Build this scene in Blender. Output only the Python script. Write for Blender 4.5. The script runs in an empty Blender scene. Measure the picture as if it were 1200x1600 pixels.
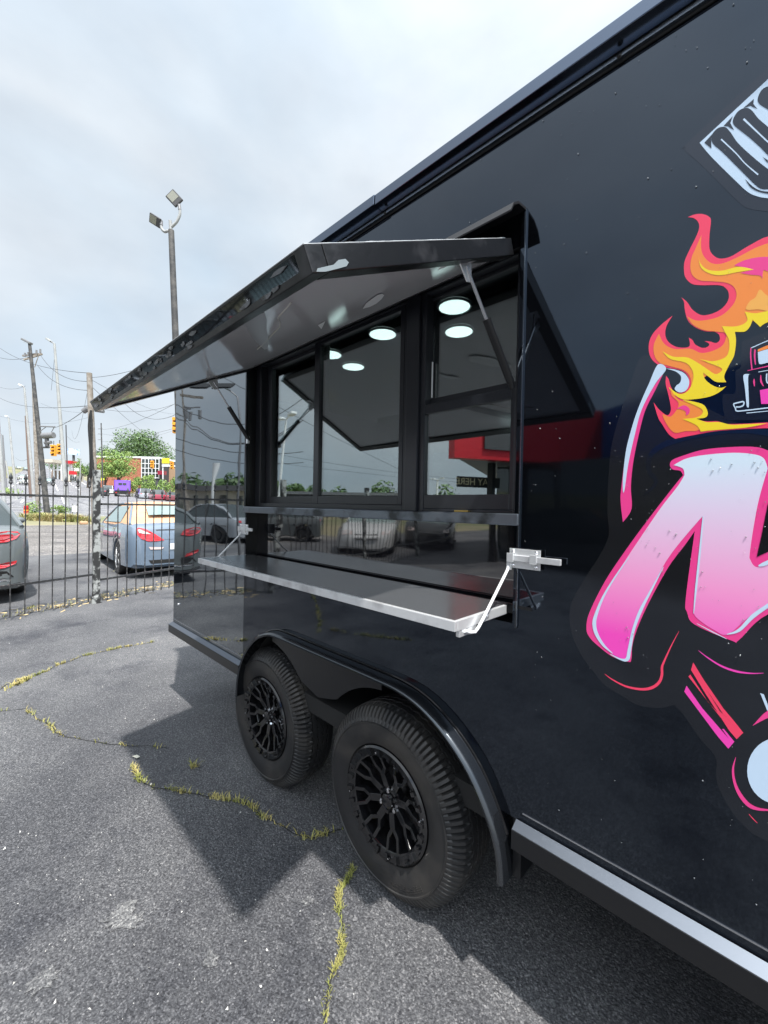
import bpy, bmesh, math, random
from mathutils import Vector, Matrix, noise
from mathutils.geometry import tessellate_polygon
from mathutils.bvhtree import BVHTree
SC = bpy.context.scene
COL = SC.collection
rad = math.radians
random.seed(7)

# ------------------------------------------------------------------ camera, sky, sun, exposure
FPX = 642.35                                   # focal length in pixels of the 1200x1600 photograph
CAM = Vector((0.0, -1.13, 1.475))
RR = Vector((0.71865977, 0.69510734, 0.01881288))
UU = Vector((-0.02242377, -0.00387414, 0.99974105))
FF = Vector((-0.69500022, 0.71889553, -0.01280274))
cd = bpy.data.cameras.new('camera')
cam = bpy.data.objects.new('camera', cd)
COL.objects.link(cam)
cd.sensor_fit = 'HORIZONTAL'
cd.sensor_width = 36.0
cd.lens = FPX / 1200.0 * 36.0
cd.clip_start = 0.05
cd.clip_end = 3000
m = Matrix((RR, UU, -FF)).transposed().to_4x4()
m.translation = CAM
cam.matrix_world = m
SC.camera = cam

SUN = Vector((0.375, -0.148, 0.914)).normalized()   # towards the sun
SUN_EL = math.asin(SUN.z)
SUN_ROT = math.atan2(SUN.x, SUN.y)
w = bpy.data.worlds.new('World')
SC.world = w
w.use_nodes = True
nt = w.node_tree
nt.nodes.clear()
def N(t, **kw):
    n = nt.nodes.new(t)
    for k, v in kw.items():
        if k.startswith('i_'):
            n.inputs[k[2:].replace('_', ' ')].default_value = v
        else:
            setattr(n, k, v)
    return n
def L(a, b): nt.links.new(a, b)
sky = N('ShaderNodeTexSky', sky_type='NISHITA', sun_disc=False, sun_elevation=SUN_EL, sun_rotation=SUN_ROT)
sky.air_density = 1.0; sky.dust_density = 2.0
bgsky = N('ShaderNodeBackground', i_Strength=0.10)
L(sky.outputs[0], bgsky.inputs[0])
tc = N('ShaderNodeTexCoord')
mp = N('ShaderNodeMapping')
mp.inputs['Scale'].default_value = (1.0, 1.0, 2.0)
L(tc.outputs['Generated'], mp.inputs[0])
n1 = N('ShaderNodeTexNoise', i_Scale=1.7, i_Detail=5.0, i_Roughness=0.46)
n1.inputs['Distortion'].default_value = 0.35
L(mp.outputs[0], n1.inputs['Vector'])
n2 = N('ShaderNodeTexNoise', i_Scale=4.5, i_Detail=5.0, i_Roughness=0.5)
L(mp.outputs[0], n2.inputs['Vector'])
cr = N('ShaderNodeValToRGB')
e = cr.color_ramp.elements
e[0].position = 0.30; e[0].color = (0.58, 0.71, 0.83, 1)
e[1].position = 0.64; e[1].color = (0.84, 0.885, 0.92, 1)
x = e.new(0.48); x.color = (0.70, 0.785, 0.86, 1)
L(n1.outputs['Fac'], cr.inputs[0])
cr2 = N('ShaderNodeValToRGB')
e = cr2.color_ramp.elements
e[0].position = 0.3; e[0].color = (0.90, 0.90, 0.91, 1)
e[1].position = 0.7; e[1].color = (1.06, 1.06, 1.06, 1)
L(n2.outputs['Fac'], cr2.inputs[0])
mul = N('ShaderNodeMixRGB', blend_type='MULTIPLY'); mul.inputs[0].default_value = 1
L(cr.outputs[0], mul.inputs[1]); L(cr2.outputs[0], mul.inputs[2])
# thin cloud is brighter round the sun
dot = N('ShaderNodeVectorMath', operation='DOT_PRODUCT')
dot.inputs[1].default_value = SUN
L(tc.outputs['Generated'], dot.inputs[0])
mx = N('ShaderNodeMath', operation='MAXIMUM'); mx.inputs[1].default_value = 0
L(dot.outputs['Value'], mx.inputs[0])
pw = N('ShaderNodeMath', operation='POWER'); pw.inputs[1].default_value = 3.5
L(mx.outputs[0], pw.inputs[0])
ma = N('ShaderNodeMath', operation='MULTIPLY_ADD'); ma.inputs[1].default_value = 2.4; ma.inputs[2].default_value = 0.74
L(pw.outputs[0], ma.inputs[0])
bgcl = N('ShaderNodeBackground')
L(mul.outputs[0], bgcl.inputs[0]); L(ma.outputs[0], bgcl.inputs[1])
mxs = N('ShaderNodeMixShader'); mxs.inputs[0].default_value = 0.90
L(bgsky.outputs[0], mxs.inputs[1]); L(bgcl.outputs[0], mxs.inputs[2])
wo = N('ShaderNodeOutputWorld')
L(mxs.outputs[0], wo.inputs[0])

sd = bpy.data.lights.new('sun', 'SUN')
sd.energy = 5.0; sd.angle = rad(1.3); sd.color = (1.0, 0.965, 0.91)
so = bpy.data.objects.new('sun', sd); COL.objects.link(so)
so.rotation_euler = SUN.to_track_quat('Z', 'Y').to_euler()
so.location = SUN * 40
SC.view_settings.view_transform = 'Standard'
SC.view_settings.look = 'None'
SC.view_settings.exposure = 0.6
SC.view_settings.gamma = 1.0
SC.view_settings.use_curve_mapping = False
SC.render.engine = 'CYCLES'
SC.cycles.max_bounces = 8
SC.cycles.transparent_max_bounces = 12
SC.cycles.sample_clamp_indirect = 6.0

# ------------------------------------------------------------------ photograph measurements -> world points
def ray(px, py):
    return FF + RR * ((px - 600) / FPX) - UU * ((py - 800) / FPX)
def P(px, py, D):                      # point seen at a pixel, D metres deep
    return CAM + ray(px, py) * D
def Y(px, py, y=0.0):                  # on a plane parallel to the trailer wall
    d = ray(px, py); return CAM + d * ((y - CAM.y) / d.y)
def G(px, py, z=0.0):                  # on the ground
    d = ray(px, py); return CAM + d * ((z - CAM.z) / d.z)
def RF(px, py, D, yp=0.0):             # thing mirrored in the trailer side
    p = P(px, py, D); return Vector((p.x, 2 * yp - p.y, p.z))

def interp(t, x):
    if x <= t[0][0]: return t[0][1]
    for (a, b), (c, d) in zip(t, t[1:]):
        if x <= c:
            return b + (d - b) * (x - a) / (c - a)
    return t[-1][1]
TER = [(0, 0), (38, 0), (50, .6), (70, 1.9), (100, 3.3), (150, 6.5), (350, 22.5), (600, 30), (2000, 34)]
def terr(x, y):
    k = min(1, max(0, (y + 30) / 26)); k = k * k * (3 - 2 * k)
    return interp(TER, -x) * k
def gp(px, D):                         # ground point at pixel column and depth
    p = P(px, 780, D); return Vector((p.x, p.y, terr(p.x, p.y)))
def hz(px, py, D): return P(px, py, D).z

# ------------------------------------------------------------------ mesh helpers
class MB:
    def __init__(s): s.v = []; s.f = []
    def add(s, vs, fs):
        o = len(s.v); s.v += [Vector(v) for v in vs]; s.f += [tuple(i + o for i in f) for f in fs]; return s
    def box(s, a, b):
        x0, y0, z0 = a; x1, y1, z1 = b
        return s.add([(x0,y0,z0),(x1,y0,z0),(x1,y1,z0),(x0,y1,z0),(x0,y0,z1),(x1,y0,z1),(x1,y1,z1),(x0,y1,z1)],
                     [(3,2,1,0),(4,5,6,7),(0,1,5,4),(1,2,6,5),(2,3,7,6),(3,0,4,7)])
    def bar(s, a, b, w_, h_, up=(0, 0, 1)):
        a = Vector(a); b = Vector(b); d = (b - a).normalized(); up = Vector(up)
        sd_ = d.cross(up).normalized() * w_ / 2; u = sd_.cross(d).normalized() * h_ / 2
        vs = [a-sd_-u, a+sd_-u, a+sd_+u, a-sd_+u, b-sd_-u, b+sd_-u, b+sd_+u, b-sd_+u]
        return s.add(vs, [(0,1,2,3),(7,6,5,4),(4,5,1,0),(5,6,2,1),(6,7,3,2),(7,4,0,3)])
    def tube(s, pts, r, n=8, cap=True):
        pts = [Vector(p) for p in pts]; k = len(pts)
        rs = r if isinstance(r, (list, tuple)) else [r] * k
        ref = None; vs = []
        for i, p in enumerate(pts):
            d = (pts[min(i + 1, k - 1)] - pts[max(i - 1, 0)])
            d = d.normalized() if d.length > 1e-9 else Vector((0, 0, 1))
            if ref is None: ref = d.orthogonal().normalized()
            ref = (ref - d * ref.dot(d)).normalized(); o = d.cross(ref)
            for j in range(n):
                t = 2 * math.pi * j / n
                vs.append(p + (ref * math.cos(t) + o * math.sin(t)) * rs[i])
        fs = [(i*n+j, i*n+(j+1) % n, (i+1)*n+(j+1) % n, (i+1)*n+j) for i in range(k-1) for j in range(n)]
        if cap: fs += [tuple(range(n-1, -1, -1)), tuple(range((k-1)*n, k*n))]
        return s.add(vs, fs)
    def prism(s, poly, f0, f1):            # poly: 2-D; f0/f1 map (a,b) -> 3-D for the two faces
        k = len(poly); tri = tessellate_polygon([[Vector((a, b, 0)) for a, b in poly]])
        vs = [f0(a, b) for a, b in poly] + [f1(a, b) for a, b in poly]
        fs = [tuple(t) for t in tri] + [tuple(i + k for i in reversed(t)) for t in tri]
        fs += [(i, (i+1) % k, (i+1) % k + k, i + k) for i in range(k)]
        return s.add(vs, fs)
    def lathe(s, prof, c, axis, n=48, fn=None):   # prof: (r, a) along axis 'y'/'z'/'x'
        c = Vector(c); k = len(prof); vs = []
        for i in range(n):
            t = 2 * math.pi * i / n; ct, st = math.cos(t), math.sin(t)
            for j, (r, a) in enumerate(prof):
                if fn: r, a = fn(i, j, r, a)
                vs.append(c + (Vector((r*ct, a, r*st)) if axis == 'y' else Vector((r*ct, r*st, a)) if axis == 'z' else Vector((a, r*ct, r*st))))
        fs = [(i*k+j, ((i+1) % n)*k+j, ((i+1) % n)*k+j+1, i*k+j+1) for i in range(n) for j in range(k-1)]
        return s.add(vs, fs)
OFF = {}
def obj(name, mb, mat, parent=None, label=None, smooth=None, bevel=0, mesh=None, kind=None):
    off = OFF.get(parent.name, Vector()) if parent else Vector()
    if mesh is None:
        mesh = bpy.data.meshes.new(name)
        mesh.from_pydata([v - off for v in mb.v], [], mb.f)
        bm = bmesh.new(); bm.from_mesh(mesh); bmesh.ops.recalc_face_normals(bm, faces=bm.faces); bm.to_mesh(mesh); bm.free()
        mesh.materials.append(mat)
        if smooth:
            mesh.polygons.foreach_set('use_smooth', [True] * len(mesh.polygons))
            mesh.set_sharp_from_angle(angle=rad(smooth))
    o = bpy.data.objects.new(name, mesh)
    COL.objects.link(o)
    if parent:
        o.parent = parent
        OFF[o.name] = off
    if bevel:
        md = o.modifiers.new('bevel', 'BEVEL'); md.width = bevel; md.segments = 2; md.limit_method = 'ANGLE'
    if label: o['label'] = label
    if kind: o['kind'] = kind
    return o
def thing(name, label, cat, loc=(0, 0, 0), group=None, world=True, rz=0):
    o = bpy.data.objects.new(name, None); COL.objects.link(o)
    o.location = loc; o.rotation_euler = (0, 0, rz); o.empty_display_size = 0.2
    o['label'] = label; o['category'] = cat
    if group: o['group'] = group
    if world: OFF[o.name] = Vector(loc)
    return o
def tag(o, label, cat, group=None):
    o['label'] = label; o['category'] = cat
    if group: o['group'] = group
    return o
def kids(o): return [c for c in bpy.data.objects if c.parent == o]
def dup(o, loc=None, label=None, rz=None, parent=None, delta=None):
    c = o.copy(); COL.objects.link(c)
    if parent: c.parent = parent
    if loc is not None: c.location = loc
    if rz is not None: c.rotation_euler = (0, 0, rz)
    if label: c['label'] = label
    for ch in kids(o): dup(ch, parent=c)
    return c

# ------------------------------------------------------------------ materials
def mat(name, col=(.5, .5, .5), rough=.5, metal=0, ior=1.5, bump=None, var=None, coat=0, emit=None, estr=1, tint=None, rvar=0, alpha=None):
    """bump=(scale, distance[, detail]); var=(colour2, scale, lo, hi)"""
    mt = bpy.data.materials.new(name); mt.use_nodes = True
    t = mt.node_tree; b = t.nodes['Principled BSDF']
    b.inputs['Base Color'].default_value = (*col, 1)
    b.inputs['Roughness'].default_value = rough; b.inputs['Metallic'].default_value = metal
    b.inputs['IOR'].default_value = ior
    b.inputs['Coat Weight'].default_value = coat; b.inputs['Coat Roughness'].default_value = .03
    if tint: b.inputs['Specular Tint'].default_value = (*tint, 1)
    g = t.nodes.new('ShaderNodeNewGeometry')
    tcn = t.nodes.new('ShaderNodeTexCoord')
    if var:
        n = t.nodes.new('ShaderNodeTexNoise'); n.inputs['Scale'].default_value = var[1]; n.inputs['Detail'].default_value = 6
        t.links.new(tcn.outputs['Object'], n.inputs['Vector'])
        r = t.nodes.new('ShaderNodeValToRGB'); r.color_ramp.elements[0].position = var[2]; r.color_ramp.elements[1].position = var[3]
        r.color_ramp.elements[0].color = (*col, 1); r.color_ramp.elements[1].color = (*var[0], 1)
        t.links.new(n.outputs['Fac'], r.inputs[0]); t.links.new(r.outputs[0], b.inputs['Base Color'])
    if rvar:
        n = t.nodes.new('ShaderNodeTexNoise'); n.inputs['Scale'].default_value = 3.1; n.inputs['Detail'].default_value = 5
        t.links.new(tcn.outputs['Object'], n.inputs['Vector'])
        q = t.nodes.new('ShaderNodeMapRange'); q.inputs['From Min'].default_value = .4; q.inputs['From Max'].default_value = .8
        q.inputs['To Min'].default_value = rough; q.inputs['To Max'].default_value = rough + rvar
        t.links.new(n.outputs['Fac'], q.inputs[0]); t.links.new(q.outputs[0], b.inputs['Roughness'])
    if bump:
        n = t.nodes.new('ShaderNodeTexNoise'); n.inputs['Scale'].default_value = bump[0]
        n.inputs['Detail'].default_value = bump[2] if len(bump) > 2 else 2
        t.links.new(tcn.outputs['Object'], n.inputs['Vector'])
        bp = t.nodes.new('ShaderNodeBump'); bp.inputs['Distance'].default_value = bump[1]; bp.inputs['Strength'].default_value = 1
        t.links.new(n.outputs['Fac'], bp.inputs['Height']); t.links.new(bp.outputs[0], b.inputs['Normal'])
    if emit:
        b.inputs['Emission Color'].default_value = (*emit, 1); b.inputs['Emission Strength'].default_value = estr
    return mt
def srgb(r, g, b):
    f = lambda c: (c / 255) / 12.92 if c / 255 <= .04045 else ((c / 255 + .055) / 1.055) ** 2.4
    return (f(r), f(g), f(b))

M = {}
M['paint'] = mat('black_gloss_paint', (.002, .0022, .003), .03, ior=1.66, bump=(1.3, .0016, 1), rvar=.03, tint=(.63, .78, 1.0))
M['paint_wavy'] = mat('black_gloss_paint_wavy', (.0045, .005, .007), .022, ior=3.1, bump=(2.2, .0026, 1.2), tint=(.88, .95, 1.0))
M['blacktrim'] = mat('black_trim', (.006, .0065, .008), .30, ior=1.45, bump=(60, .0004, 4))
M['trimgloss'] = mat('black_trim_gloss', (.008, .009, .011), .14, ior=1.8, bump=(9, .0008, 3), tint=(.85, .92, 1))
M['capmetal'] = mat('roof_cap_metal', (.12, .14, .18), .18, metal=1, bump=(4, .001, 2))
M['ledge'] = mat('rail_ledge', (.13, .147, .175), .4, metal=.8)
M['framebar'] = mat('weathered_black_bar', (.007, .007, .008), .30, ior=1.55, var=((.04, .04, .044), 14, .56, .76), bump=(22, .0012, 5))
M['winframe'] = mat('window_frame_black', (.014, .016, .021), .32, ior=1.55)
M['alu'] = mat('brushed_aluminium', (.72, .73, .74), .36, metal=.55, var=((.42, .42, .43), 14, .45, .75), bump=(40, .0004, 4))
M['steel'] = mat('brushed_steel', (.42, .43, .45), .14, metal=.9, bump=(5, .0012, 2), rvar=.12)
M['zinc'] = mat('zinc_plated', (.70, .71, .72), .28, metal=.6, bump=(80, .0004, 3))
M['under'] = mat('hatch_underside', (.68, .68, .70), .07, ior=1.75, bump=(1.2, .0016, 1), rvar=.06)
M['rubber'] = mat('tyre_rubber', (.016, .016, .017), .5, ior=1.5, var=((.045, .041, .037), 6, .45, .7), bump=(90, .0008, 4))
M['rimblack'] = mat('rim_black', (.006, .006, .007), .16, ior=1.7)
M['dark'] = mat('dark_inside', (.012, .012, .012), .8)
M['intwall'] = mat('interior_panel', (.045, .047, .05), .35, ior=1.5, bump=(3, .001, 1))
M['white'] = mat('white_paint', (.78, .79, .80), .5)
M['chrome'] = mat('chrome', (.8, .8, .82), .08, metal=1)
M['lamp'] = mat('lit_lamp', (.8, .8, .8), .5, emit=(.84, 1.0, .96), estr=2.0)
M['drop'] = bpy.data.materials.new('water_drop'); M['drop'].use_nodes = True
_t = M['drop'].node_tree; _t.nodes.clear()
_o = _t.nodes.new('ShaderNodeOutputMaterial'); _m = _t.nodes.new('ShaderNodeMixShader'); _a = _t.nodes.new('ShaderNodeBsdfTransparent'); _g = _t.nodes.new('ShaderNodeBsdfGlossy')
_a.inputs[0].default_value = (.60, .62, .64, 1); _g.inputs['Roughness'].default_value = .12
_l = _t.nodes.new('ShaderNodeLayerWeight'); _l.inputs[0].default_value = .72; _t.links.new(_l.outputs['Fresnel'], _m.inputs[0])
_t.links.new(_a.outputs[0], _m.inputs[1]); _t.links.new(_g.outputs[0], _m.inputs[2]); _t.links.new(_m.outputs[0], _o.inputs[0])

def glassmat():
    mt = bpy.data.materials.new('reflective_window_glass'); mt.use_nodes = True
    t = mt.node_tree; t.nodes.clear()
    o = t.nodes.new('ShaderNodeOutputMaterial'); mix = t.nodes.new('ShaderNodeMixShader')
    tr = t.nodes.new('ShaderNodeBsdfTransparent'); tr.inputs[0].default_value = (.74, .80, .80, 1)
    gl = t.nodes.new('ShaderNodeBsdfGlossy'); gl.inputs['Color'].default_value = (.95, 1, 1, 1); gl.inputs['Roughness'].default_value = .015
    fr0 = t.nodes.new('ShaderNodeLayerWeight'); fr0.inputs[0].default_value = .5; fr = t.nodes.new('ShaderNodeMath'); fr.operation = 'POWER'; fr.inputs[1].default_value = 4.0; t.links.new(fr0.outputs['Facing'], fr.inputs[0])
    m1 = t.nodes.new('ShaderNodeMath'); m1.operation = 'MULTIPLY_ADD'; m1.inputs[1].default_value = .6; m1.inputs[2].default_value = .24
    t.links.new(fr.outputs[0], m1.inputs[0]); t.links.new(m1.outputs[0], mix.inputs[0])
    t.links.new(tr.outputs[0], mix.inputs[1]); t.links.new(gl.outputs[0], mix.inputs[2]); t.links.new(mix.outputs[0], o.inputs[0])
    n = t.nodes.new('ShaderNodeTexNoise'); n.inputs['Scale'].default_value = 1.2
    tcn = t.nodes.new('ShaderNodeTexCoord'); t.links.new(tcn.outputs['Object'], n.inputs['Vector'])
    bp = t.nodes.new('ShaderNodeBump'); bp.inputs['Distance'].default_value = .0005
    t.links.new(n.outputs['Fac'], bp.inputs['Height']); t.links.new(bp.outputs[0], gl.inputs['Normal'])
    return mt
M['glass'] = glassmat()
M['carglass'] = mat('car_glass', (.03, .04, .04), .04, ior=1.9)
M['carglass_pale'] = mat('car_glass_pale', (.22, .30, .29), .05, ior=1.9)

def asphalt(name, base, light, agg=190., rough=.60, dark=None, spark=.3):
    mt = bpy.data.materials.new(name); mt.use_nodes = True
    t = mt.node_tree; b = t.nodes['Principled BSDF']; b.inputs['Roughness'].default_value = rough; b.inputs['IOR'].default_value = 1.33
    tcn = t.nodes.new('ShaderNodeTexCoord'); V = tcn.outputs['Object']
    def noi(s, d, r=.55):
        n = t.nodes.new('ShaderNodeTexNoise'); n.inputs['Scale'].default_value = s; n.inputs['Detail'].default_value = d
        n.inputs['Roughness'].default_value = r; t.links.new(V, n.inputs['Vector']); return n.outputs['Fac']
    def ramp(f, *st):
        r = t.nodes.new('ShaderNodeValToRGB'); es = r.color_ramp.elements
        es[0].position, es[0].color = st[0][0], (*st[0][1], 1); es[1].position, es[1].color = st[-1][0], (*st[-1][1], 1)
        for p_, c_ in st[1:-1]: q = es.new(p_); q.color = (*c_, 1)
        t.links.new(f, r.inputs[0]); return r.outputs[0]
    def mixc(mode, f, a, c):
        m_ = t.nodes.new('ShaderNodeMixRGB'); m_.blend_type = mode
        if isinstance(f, float): m_.inputs[0].default_value = f
        else: t.links.new(f, m_.inputs[0])
        t.links.new(a, m_.inputs[1]); t.links.new(c, m_.inputs[2]); return m_.outputs[0]
    vo = t.nodes.new('ShaderNodeTexVoronoi'); vo.inputs['Scale'].default_value = agg; t.links.new(V, vo.inputs['Vector'])
    vo2 = t.nodes.new('ShaderNodeTexVoronoi'); vo2.inputs['Scale'].default_value = agg * .45; t.links.new(V, vo2.inputs['Vector'])
    big = ramp(noi(.55, 6, .6), (.38, base), (.5, tuple((a + c) / 2 for a, c in zip(base, light))), (.62, light))
    stone = t.nodes.new('ShaderNodeSeparateColor'); t.links.new(vo.outputs['Color'], stone.inputs[0])
    sp = ramp(stone.outputs[0], (.0, (.55, .55, .56)), (.6, (.95, .95, .95)), (.86, (1.25, 1.24, 1.22)), (1., (1.9, 1.86, 1.8)))
    c = mixc('MULTIPLY', 1.0, big, sp)
    pits = ramp(vo.outputs['Distance'], (.30, (1, 1, 1)), (.62, (.38, .38, .40)))
    c = mixc('MULTIPLY', spark, c, pits)
    # darker worn/sealed patches and paler dusty scuffs with their own outline
    pat = ramp(noi(1.3, 7, .65), (.36, (.60, .61, .65)), (.45, (.95, .95, .96)), (.60, (1, 1, 1)), (.68, (1.3, 1.28, 1.25)))
    c = mixc('MULTIPLY', 1.0, c, pat)
    st_ = ramp(noi(.9, 10, .72), (.34, (.58, .59, .63)), (.43, (1, 1, 1)), (.60, (1, 1, 1)), (.64, (1.22, 1.21, 1.19)), (.70, (1.0, 1.0, 1.0)))
    c = mixc('MULTIPLY', .8, c, st_)
    c = mixc('MULTIPLY', .7, c, ramp(noi(38, 5, .6), (.3, (.78, .78, .79)), (.7, (1.16, 1.16, 1.15))))
    c = mixc('MULTIPLY', .9, c, ramp(noi(agg * .62, 4, .6), (.36, (.55, .55, .57)), (.5, (1, 1, 1)), (.66, (1.35, 1.34, 1.32))))
    t.links.new(c, b.inputs['Base Color'])
    bp = t.nodes.new('ShaderNodeBump'); bp.inputs['Distance'].default_value = .0022; bp.inputs['Strength'].default_value = .6; bp.invert = True
    t.links.new(vo.outputs['Distance'], bp.inputs['Height'])
    bp2 = t.nodes.new('ShaderNodeBump'); bp2.inputs['Distance'].default_value = .02; bp2.inputs['Strength'].default_value = .35
    t.links.new(noi(26, 8), bp2.inputs['Height'])
    bp3 = t.nodes.new('ShaderNodeBump'); bp3.inputs['Distance'].default_value = .010; bp3.inputs['Strength'].default_value = .9
    t.links.new(noi(agg * .62, 4, .6), bp3.inputs['Height']); t.links.new(bp2.outputs[0], bp3.inputs['Normal']); t.links.new(bp3.outputs[0], bp.inputs['Normal'])
    t.links.new(bp.outputs[0], b.inputs['Normal'])
    return mt
M['asphalt'] = asphalt('lot_asphalt', (.088, .090, .098), (.168, .169, .174))
M['scuff'] = asphalt('pale_scuff', (.17, .172, .175), (.24, .24, .24), agg=190, spark=.3)
M['road'] = asphalt('road_asphalt', (.19, .19, .205), (.27, .27, .28), agg=40, spark=.2)
M['gravel'] = asphalt('gravel', (.22, .205, .19), (.34, .32, .30), agg=35, spark=.9)
M['leaf_dark'] = mat('leaf_dark', (.045, .095, .028), .6, var=((.11, .19, .055), .9, .35, .65))
M['leaf_mid'] = mat('leaf_mid', (.12, .22, .045), .6, var=((.26, .36, .09), .9, .35, .65))
M['leaf_yel'] = mat('leaf_yellow_green', (.18, .26, .05), .6, var=((.32, .38, .09), 1.2, .35, .65))
M['bark'] = mat('bark', (.09, .07, .055), .9, bump=(20, .01, 4))
M['grass'] = mat('crack_grass', (.20, .22, .05), .7, var=((.38, .32, .12), 7, .4, .62))
M['drygrass'] = mat('dry_grass', (.40, .32, .16), .8, var=((.26, .28, .10), 2, .4, .6))
M['iron'] = mat('fence_iron', (.022, .022, .024), .32, ior=1.8, var=((.12, .115, .11), 30, .55, .68), bump=(60, .001, 4))
M['ironpost'] = mat('flaking_post', (.03, .03, .03), .55, var=((.34, .35, .34), 11, .47, .56), bump=(25, .003, 4))
M['concrete'] = mat('pale_concrete', (.36, .37, .37), .7, var=((.28, .28, .28), 2, .4, .7))
M['wood'] = mat('weathered_pole_wood', (.20, .17, .14), .85, var=((.30, .27, .24), 5, .4, .6), bump=(14, .01, 4))
M['woodblack'] = mat('dark_tarred_pole', (.045, .045, .047), .7, var=((.10, .095, .09), 3, .45, .6), bump=(20, .006, 4))
M['rust'] = mat('reddish_pole', (.17, .12, .10), .8)
M['wire'] = mat('wire', (.05, .05, .055), .6)
M['grey'] = mat('grey_metal', (.22, .22, .23), .45, metal=.3)
M['brick'] = mat('red_brick', (.34, .11, .07), .85, var=((.42, .16, .10), 3, .4, .6))
M['red'] = mat('red_paint', (.55, .02, .03), .4)
M['blue'] = mat('blue_paint', (.03, .17, .55), .4)
M['cream'] = mat('cream_wall', (.55, .50, .42), .8)
M['darkwall'] = mat('dark_wall', (.07, .07, .075), .8)
M['yellow'] = mat('yellow_paint', (.75, .62, .03), .5)
M['signal'] = mat('signal_orange', (.78, .33, .03), .5)
M['tan'] = mat('tan_canvas', (.62, .36, .21), .85, bump=(120, .001, 3), var=((.54, .31, .18), 4, .4, .6))
M['tail'] = mat('tail_lamp_red', (.55, .012, .02), .08, ior=1.6, coat=1)
M['taildeep'] = mat('tail_lamp_deep', (.30, .01, .015), .08, coat=1)
M['lens'] = mat('lamp_lens_clear', (.62, .50, .48), .08, coat=1)
M['plate'] = mat('plate', (.7, .72, .75), .5)
M['purple'] = mat('purple_paint', (.16, .06, .48), .4)
M['black'] = mat('flat_black', (.012, .012, .012), .6)
def paint(name, c): return mat(name, c, .18, ior=1.5, coat=1, bump=(4, .0004, 1))
M['carblue'] = paint('car_blue_silver', (.14, .185, .245))
M['cargrey'] = paint('car_dark_grey', (.12, .135, .14))
M['carred'] = paint('car_maroon', (.30, .03, .06))
M['carwhite'] = paint('car_white', (.62, .62, .62))
M['carsilver'] = paint('car_silver', (.34, .36, .39))
M['decalbase'] = mat('sticker_base', (.0095, .0095, .0105), .09, ior=1.64, tint=(.66, .78, 1.0))
M['d_navy'] = mat('sticker_black', (.003, .004, .010), .06, ior=1.9)
def ink(name, r, g, b): return mat(name, tuple(c * .80 for c in srgb(r, g, b)), .22, ior=1.45)
M['pink'] = ink('ink_pink', 250, 72, 152)
M['magenta'] = ink('ink_magenta', 255, 75, 190)
M['coral'] = ink('ink_coral', 255, 72, 108)
M['orange'] = ink('ink_orange', 255, 148, 70)
M['amber'] = ink('ink_amber', 255, 185, 90)
M['yel'] = ink('ink_yellow', 255, 226, 50)
M['pale'] = ink('ink_pale_blue', 208, 230, 252)
def gradink():
    mt = mat('ink_letter_gradient', (.5, .5, .5), .22, ior=1.45)
    t = mt.node_tree; b = t.nodes['Principled BSDF']
    g = t.nodes.new('ShaderNodeTexCoord'); s = t.nodes.new('ShaderNodeSeparateXYZ'); t.links.new(g.outputs['Object'], s.inputs[0])
    mr = t.nodes.new('ShaderNodeMapRange'); mr.inputs['From Min'].default_value = 1.12; mr.inputs['From Max'].default_value = 1.62
    t.links.new(s.outputs['Z'], mr.inputs[0])
    r = t.nodes.new('ShaderNodeValToRGB'); es = r.color_ramp.elements
    k = .82
    es[0].position = .10; es[0].color = (*[c * k for c in srgb(255, 80, 196)], 1)
    es[1].position = .92; es[1].color = (*[c * k for c in srgb(222, 238, 252)], 1)
    q = es.new(.38); q.color = (*[c * k for c in srgb(255, 160, 214)], 1)
    t.links.new(mr.outputs[0], r.inputs[0]); t.links.new(r.outputs[0], b.inputs['Base Color'])
    return mt
M['grad'] = gradink()

# ------------------------------------------------------------------ ground, lot, road
def sheet(name, x0, x1, y0, y1, nx, ny, dz, mt, fn=terr, kind='structure'):
    mb = MB(); vs = []; fs = []
    for i in range(nx + 1):
        for j in range(ny + 1):
            xx = x0 + (x1 - x0) * i / nx; yy = y0 + (y1 - y0) * j / ny
            vs.append((xx, yy, fn(xx, yy) + dz))
    for i in range(nx):
        for j in range(ny):
            a = i * (ny + 1) + j; fs.append((a, a + ny + 1, a + ny + 2, a + 1))
    mb.add(vs, fs); o = obj(name, mb, mt, smooth=60); o['kind'] = kind; return o
M['land'] = mat('verge_land', (.13, .15, .07), .9, var=((.24, .21, .13), .15, .4, .6), bump=(3, .05, 5))
sheet('ground', -1500, 600, -900, 900, 150, 90, -.03, M['land'])
sheet('parking_lot', -14.2, 30, -40, 14, 1, 1, 0.0, M['asphalt'], fn=lambda a, b: 0.0)
sheet('gravel_yard', -36.2, -14.2, -12, 16, 1, 1, 0.0, M['gravel'], fn=lambda a, b: 0.0)
RC = lambda s: -1.13 + .117 * s          # centre line of the hill road
def roadsheet(name, s0, s1, a0, a1, dz, mt, n=60):
    mb = MB(); vs = []; fs = []
    for i in range(n + 1):
        s = s0 + (s1 - s0) * i / n
        for a in (a0, a1):
            yy = RC(s) + a; vs.append((-s, yy, terr(-s, yy) + dz))
    for i in range(n): fs.append((2*i, 2*i+1, 2*i+3, 2*i+2))
    mb.add(vs, fs); o = obj(name, mb, mt); o['kind'] = 'structure'; return o
roadsheet('road', 46, 420, -9.5, 10.5, .02, M['road'])
sheet('crossing_road', -54, -37.5, -70, 90, 6, 60, .045, M['road'])
sheet('far_lot', -100, -54, 9, 50, 12, 12, .05, M['road'])
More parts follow.
